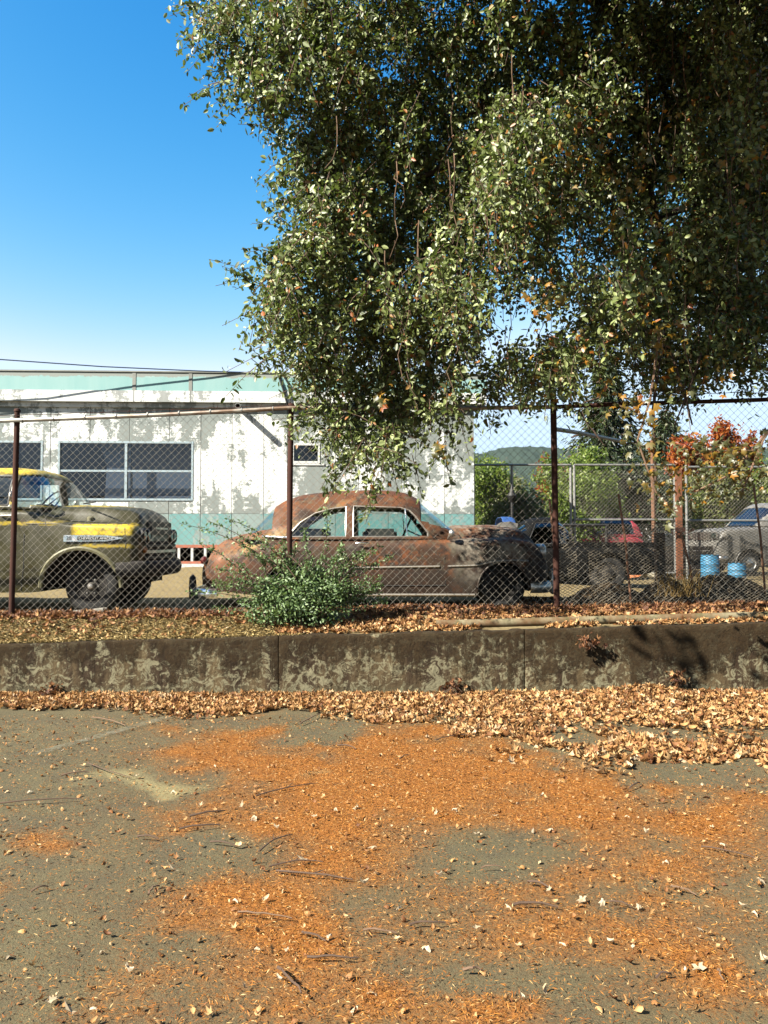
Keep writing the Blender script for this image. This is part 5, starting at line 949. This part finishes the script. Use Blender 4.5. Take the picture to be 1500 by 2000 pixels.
conifer('redwood_tree', 'second dark redwood hidden higher behind the overhanging crown', 9.4, 16.5, 19, 3.4, 16000, .26, .38, 'leaf_dark', .5)
# ------------------------------------------------------------------ fallen leaves
def curled(k, w):
    V = []
    for i, t in enumerate(np.linspace(0, 1, 4)):
        ww = w*[.35, 1, .85, .15][i]
        for sgn in (-1, 0, 1): V.append((t-.5, sgn*ww+.05*math.sin(5*t+sgn), k*(t-.5)**2+.22*sgn*sgn*(1 if k > 0 else -.6)+.06*math.sin(7*t+2*sgn)))
    return np.array(V), np.array([(3*i+j, 3*i+j+1, 3*i+j+4, 3*i+j+3) for i in range(3) for j in range(2)])
CURL = [lobed(.95, 1), curled(.9, .3), curled(-.7, .36)]
def dry_leaves(name, X, Y, Zz, size, mat, label=None, cat=None, flat=.6, dark=0, parent=None):
    n = len(X); P = np.stack([X, Y, Zz], -1); nr = rdir(n)*flat*1.4+np.array([0, 0, 1.]); d = rdir(n); d[:, 2] *= .4
    o = None; parts = np.array_split(np.arange(n), 3)
    TV = []; 
    for T, ix in zip(CURL, parts):
        if len(ix): o_ = scatter(name, P[ix], d[ix], nr[ix], size[ix] if hasattr(size, '__len__') else np.full(len(ix), size)*(.55+.9*RG.random(len(ix))), T, mat, parent, rnd=np.clip(RG.random(len(ix))-dark, 0, 1), kind='stuff')
        if label and len(ix): o_['label'] = label; o_['category'] = cat
# drift against the wall: front edge wanders as in the photograph
edx = [on_ground(a, b) for a, b in ((-60, 1383), (0, 1386), (200, 1384), (250, 1400), (400, 1402), (550, 1386), (700, 1396), (800, 1410), (1000, 1432), (1200, 1442), (1500, 1455), (1600, 1460))]
ex = np.array([p[0] for p in edx]); ey = np.array([p[1] for p in edx]); hx = lambda X: np.interp(X, [-5, -1, .5, 2.0, 2.6, 3, 5], [.05, .05, .05, .07, .14, .08, .08])
N = 42000; X = RG.uniform(-5.2, 5.6, N); X = np.where(RG.random(N) < .22, RG.uniform(.8, 5.6, N), X); t = RG.random(N)**1.85; yf = np.interp(X, ex, ey)+(fbm(X*2.2, X*0, 4, 60)-.5)*.75*smooth(-4.5, .5, X)+(fbm(X*3, X*0, 3, 61)-.5)*.25; Y = 7.97-t*(7.97-yf); ok = RG.random(N) > smooth(.3, 1, t)*(.25+1.1*fbm(X*3, Y*3, 3, 62)); X, Y, t = X[ok], Y[ok], t[ok]; N = len(X); Zz = .012+RG.random(N)*hx(X)*(1-t)**1.1+.012
dry_leaves('leaf_drift', X, Y, Zz, .05, MT['leaf_dry'], 'thick drift of dry tan leaves along the foot of the retaining wall', 'leaves', .75)
N = 8200; X = RG.uniform(-1.5, 5.2, N); yf = np.interp(X, ex, ey); Y = yf-np.abs(RG.normal(size=N))*.55*smooth(-1.5, 2.5, X)+.05; ok = fbm(X*2.5, Y*2.5, 3, 71) > .47; X, Y = X[ok], Y[ok]; dry_leaves('loose_leaves', X, Y, np.full(len(X), .014), .058, MT['leaf_dry'], 'loose dry leaves thinning out in front of the leaf drift', 'leaves', .5)
# yard leaves: brown near the fence, tan by the wall, straw at the left
N = 21000; X = RG.uniform(-5.2, 5.6, N); Y = 8.15+RG.random(N)*1.25; ok = (fbm(X*2.2, Y*3, 3, 81) > .36) & ~((X < -1.4) & (Y < 8.78) & (RG.random(N) < .88)); X, Y = X[ok], Y[ok]; fz = yard_z(X, Y); dk = Y > 8.62+.12*RG.normal(size=len(Y))
dry_leaves('yard_leaves', X[dk], Y[dk], fz[dk]+.008+RG.random(dk.sum())*.035, .055, MT['leaf_drydark'], 'brown fallen leaves lying along the foot of the chain link fence', 'leaves', .8); dry_leaves('wall_top_leaves', X[~dk], Y[~dk], fz[~dk]+.008+RG.random((~dk).sum())*.03, .05, MT['leaf_dry'], 'tan fallen leaves lying on top of the retaining wall', 'leaves', .7)
N = 26000; X = RG.uniform(-5.2, -.6, N); Y = 8.05+RG.random(N)**1.2*.85; ok = RG.random(N) < smooth(-.6, -1.6, X); X, Y = X[ok], Y[ok]; n = len(X); d = rdir(n); d[:, 2] *= .25; nr = rdir(n)*.5+np.array([0, 0, 1.]); scatter('straw_litter', np.stack([X, Y, yard_z(X, Y)+.005+RG.random(n)*.02], -1), d, nr, .035*(.4+RG.random(n)), (T_LEAF[0]*np.array([1, .55, 1.5]), T_LEAF[1]), MT['straw'], None, label='yellowish straw and chips on the ground behind the left wall', cat='straw', kind='stuff')
N = 3500; X = RG.uniform(1.8, 6, N); Y = RG.uniform(9.3, 12, N); dry_leaves('back_leaves', X, Y, yard_z(X, Y)+.02+RG.random(N)*.05, .055, MT['leaf_drydark'], 'dark fallen leaves around the soil mounds behind the screen', 'leaves', .8)
# orange needles on the asphalt, following the same cover as the stain
Ns = 1150000; X = RG.uniform(-4.2, 4.2, Ns); Y = 2.3+RG.random(Ns)**1.25*5.0; ok = np.abs(X) < Y*.52+.15; X, Y = X[ok], Y[ok]; l_, _, du_ = litter_at(X, Y); ok = RG.random(len(X)) < (.09+.12*du_+.42*smooth(.1, 1.0, l_))*np.clip(.55+.1*Y, 0, 1); X, Y = X[ok], Y[ok]; n = len(X); d = rdir(n); d[:, 2] *= .22; nr = rdir(n)*.5+np.array([0, 0, 1.])
NEED = (np.array([(0, -.05, 0), (.5, -.075, .06), (1, 0, 0), (.5, .075, .06)]), np.array([(0, 1, 2, 3)]))
scatter('needle_litter', np.stack([X, Y, .011+RG.random(n)*.006], -1), d, nr, .0145*(.35+1.6*RG.random(n)**2), NEED, MT['needles'], None, label='orange conifer needles and scales strewn over the asphalt', cat='needles', kind='stuff')
N = 2600; X = RG.uniform(-4, 4, N); Y = RG.uniform(2.4, 7.2, N); dry_leaves('leaf_fragments', X, Y, np.full(N, .013), .026, MT['leaf_dry'], 'small crumbled leaf fragments over the whole asphalt', 'leaves', .6)
# single large pale leaves on the asphalt
lp = [(348, 1712), (200, 1868), (250, 1908), (185, 1980), (145, 1995), (360, 1766), (545, 1924), (460, 1765), (600, 1690), (735, 1660), (710, 1735), (835, 1857), (1070, 1751), (1000, 1785), (1020, 1960), (1300, 1688), (1310, 1742), (1360, 1822), (1490, 1887), (1340, 1900), (1362, 1895), (1250, 1785), (1260, 1633), (1040, 1627), (930, 1635), (700, 1976), (560, 1870), (640, 1836), (1140, 1760), (1180, 1765), (1235, 1865), (1100, 1852), (925, 1820), (1480, 1725), (1450, 1778), (1475, 1790), (620, 1600), (700, 1580), (540, 1625), (340, 1550), (470, 1585), (655, 1585), (860, 1720), (890, 1585), (960, 1600), (1080, 1625), (1130, 1605), (1225, 1600), (1390, 1620), (1405, 1655), (1195, 1850), (780, 1780), (850, 1600), (1010, 1575), (805, 1610), (500, 1860), (90, 1965), (20, 1880), (60, 1785), (1050, 1470), (980, 1480), (1160, 1480), (1240, 1490), (1340, 1505), (1440, 1470), (1290, 1440), (1060, 1560), (420, 1500), (270, 1520), (195, 1560), (120, 1475), (60, 1550), (285, 1465), (500, 1600), (440, 1640)]
ORD = ['first', 'second', 'third', 'fourth', 'fifth', 'sixth', 'seventh', 'eighth', 'ninth', 'tenth', 'eleventh', 'twelfth', 'thirteenth', 'fourteenth', 'fifteenth', 'sixteenth']
ROW = ['nearest row', 'second nearest row', 'third row back', 'fourth row back', 'farthest row']
def row_labels(pts, rows, fmt):
    """a label for each by its row (distance) and its place from the left"""
    out = [None]*len(pts); order = sorted(range(len(pts)), key=lambda i: -pts[i][1])
    for r_, band in enumerate(np.array_split(np.array(order), rows)):
        nm = ROW[r_] if r_ < rows-1 else ROW[-1]
        for j, i in enumerate(sorted(band, key=lambda i: pts[i][0])): out[i] = fmt % (ORD[j], nm)
    return out
leaf_lab = row_labels(lp, 5, 'pale dry leaf lying on the asphalt, %s from the left in the %s')
lm = []
for k in range(4):
    V, Fq = lobed([.35, -.5][k], 20+k) if k < 2 else (curled([.8, -.7][k-2], .3)[0]*.55, curled(1, .3)[1]); me = bpy.data.meshes.new('dry_leaf'); me.from_pydata(V.tolist(), [], Fq.tolist()); a = me.attributes.new('rnd', 'FLOAT', 'POINT'); a.data.foreach_set('value', [.3+.2*k]*len(V)); me.materials.append(MT['leaf_pale']); lm.append(me)
for k, (a, b) in enumerate(lp):
    p = on_ground(a, b); o = bpy.data.objects.new('dry_leaf', lm[k % 4]); o.location = (p[0], p[1], .022); s_ = random.uniform(.045, .075); o.scale = (s_, s_*random.uniform(.3, .9), s_*random.uniform(.8, 2.2)); o.rotation_euler = (random.uniform(-.45, .45), random.uniform(-.45, .45), random.uniform(0, 6.28)); link(o, None, leaf_lab[k], 'leaf', 'pale leaves scattered on the asphalt')
tw_ = [((180, 1405), (245, 1422)), ((505, 1670), (570, 1636)), ((540, 1900), (590, 1950)), ((465, 1790), (570, 1803)), ((525, 1700), (630, 1690)), ((540, 1708), (690, 1725)), ((940, 1703), (985, 1702)), ((1000, 1776), (1090, 1780)), ((1030, 1730), (1080, 1748)), ((1310, 1740), (1360, 1756)), ((1190, 1770), (1235, 1780)), ((1370, 1660), (1480, 1685)), ((585, 1418), (625, 1398)), ((0, 1575), (155, 1566)), ((170, 1495), (255, 1525)), ((120, 1520), (175, 1514)), ((660, 1460), (695, 1468)), ((780, 1488), (800, 1480)), ((710, 1825), (775, 1832)), ((590, 1830), (635, 1848)), ((800, 1815), (870, 1812)), ((1090, 1505), (1100, 1480)), ((1190, 1485), (1260, 1485)), ((1230, 1545), (1250, 1534)), ((1405, 1905), (1412, 1925)), ((270, 1640), (310, 1645)), ((410, 1652), (460, 1660)), ((290, 1755), (310, 1738)), ((500, 1560), (620, 1535)), ((600, 1880), (700, 1882)), ((905, 1905), (940, 1905)), ((1280, 1920), (1310, 1912)), ((850, 1450), (930, 1440)), ((60, 1750), (95, 1740)), ((370, 1600), (440, 1590)), ((350, 1625), (430, 1618))]
tlab = row_labels([((a[0]+b[0])/2, (a[1]+b[1])/2) for a, b in tw_], 4, 'thin bare twig lying on the asphalt, %s from the left in the %s')
for k, (a, b) in enumerate(tw_):
    p, q = on_ground(*a), on_ground(*b); L = np.linalg.norm(q-p); pr = np.array([-(q-p)[1], (q-p)[0], 0])/L; n = 7; be = random.uniform(-.06, .06)*L; c_ = (p+q)/2
    P = [p+(q-p)*t+pr*(be*math.sin(math.pi*t)+random.uniform(-.006, .006))+np.array([0, 0, .02+.012*math.sin(math.pi*t)])-c_ for t in np.linspace(0, 1, n)]; r0 = random.uniform(.0035, .0065); g = G().tube(P, [r0*(1-.5*i/n) for i in range(n)], 5)
    if L > .25: g.tube([P[3], P[3]+(q-p)*.12+pr*.03*random.choice((-1, 1))+np.array([0, 0, .012])], [r0*.6, r0*.3], 4)
    o = g.build('twig', MT['twig_dark' if k % 3 else 'twig'], None, sm=True, label=tlab[k], cat='twig', group='twigs scattered on the asphalt'); o.location = c_
# dry weed tufts growing from the wall face and a pale pod at the right
for k, (a, b, lab) in enumerate(((1148, 1250, 'dry brown weed tuft hanging high on the wall face'), (1320, 1322, 'dry brown weed tuft low on the wall face at the right'), (100, 1345, 'dry leaf clump caught at the foot of the wall at the left'), (882, 1338, 'small dry leaf clump at the wall foot near the middle'))):
    p = at_depth(a, b, 7.95); e = empty('weed_tuft', p, lab, 'weed'); n = 46; Pq = RG.normal(size=(n, 3))*np.array([.06, .035, .035]); Pq[:, 1] = -np.abs(Pq[:, 1]); scatter('leaves', Pq, rdir(n), rdir(n)+np.array([-.3, -.5, .4]), .05*(.5+RG.random(n)), CURL[0], MT['leaf_drydark'], e, kind='stuff')
    g = G()
    for i in range(7): g.tube([(0, .07, .03), (RG.normal()*.03, -.02, .01), (RG.normal()*.07, -.06, -.05-RG.random()*.06)], .003, 4)
    g.build('stems', MT['twig_dark'], e)
# grass tuft and small weeds by the tall post
e = empty('grass_tuft', at_depth(1330, 1165, 9.05), 'dry grass tuft between the leaning stakes behind the fence', 'grass'); n = 90; b_ = RG.normal(size=(n, 3))*np.array([.12, .06, 0]); tp_ = b_+np.stack([RG.normal(size=n)*.08, RG.normal(size=n)*.05, .12+RG.random(n)*.2], -1); V, Fc = seg_prisms(b_, tp_, .003, 3); mesh_obj('blades', V, Fc, MT['straw'], e, attr=None, kind='stuff')
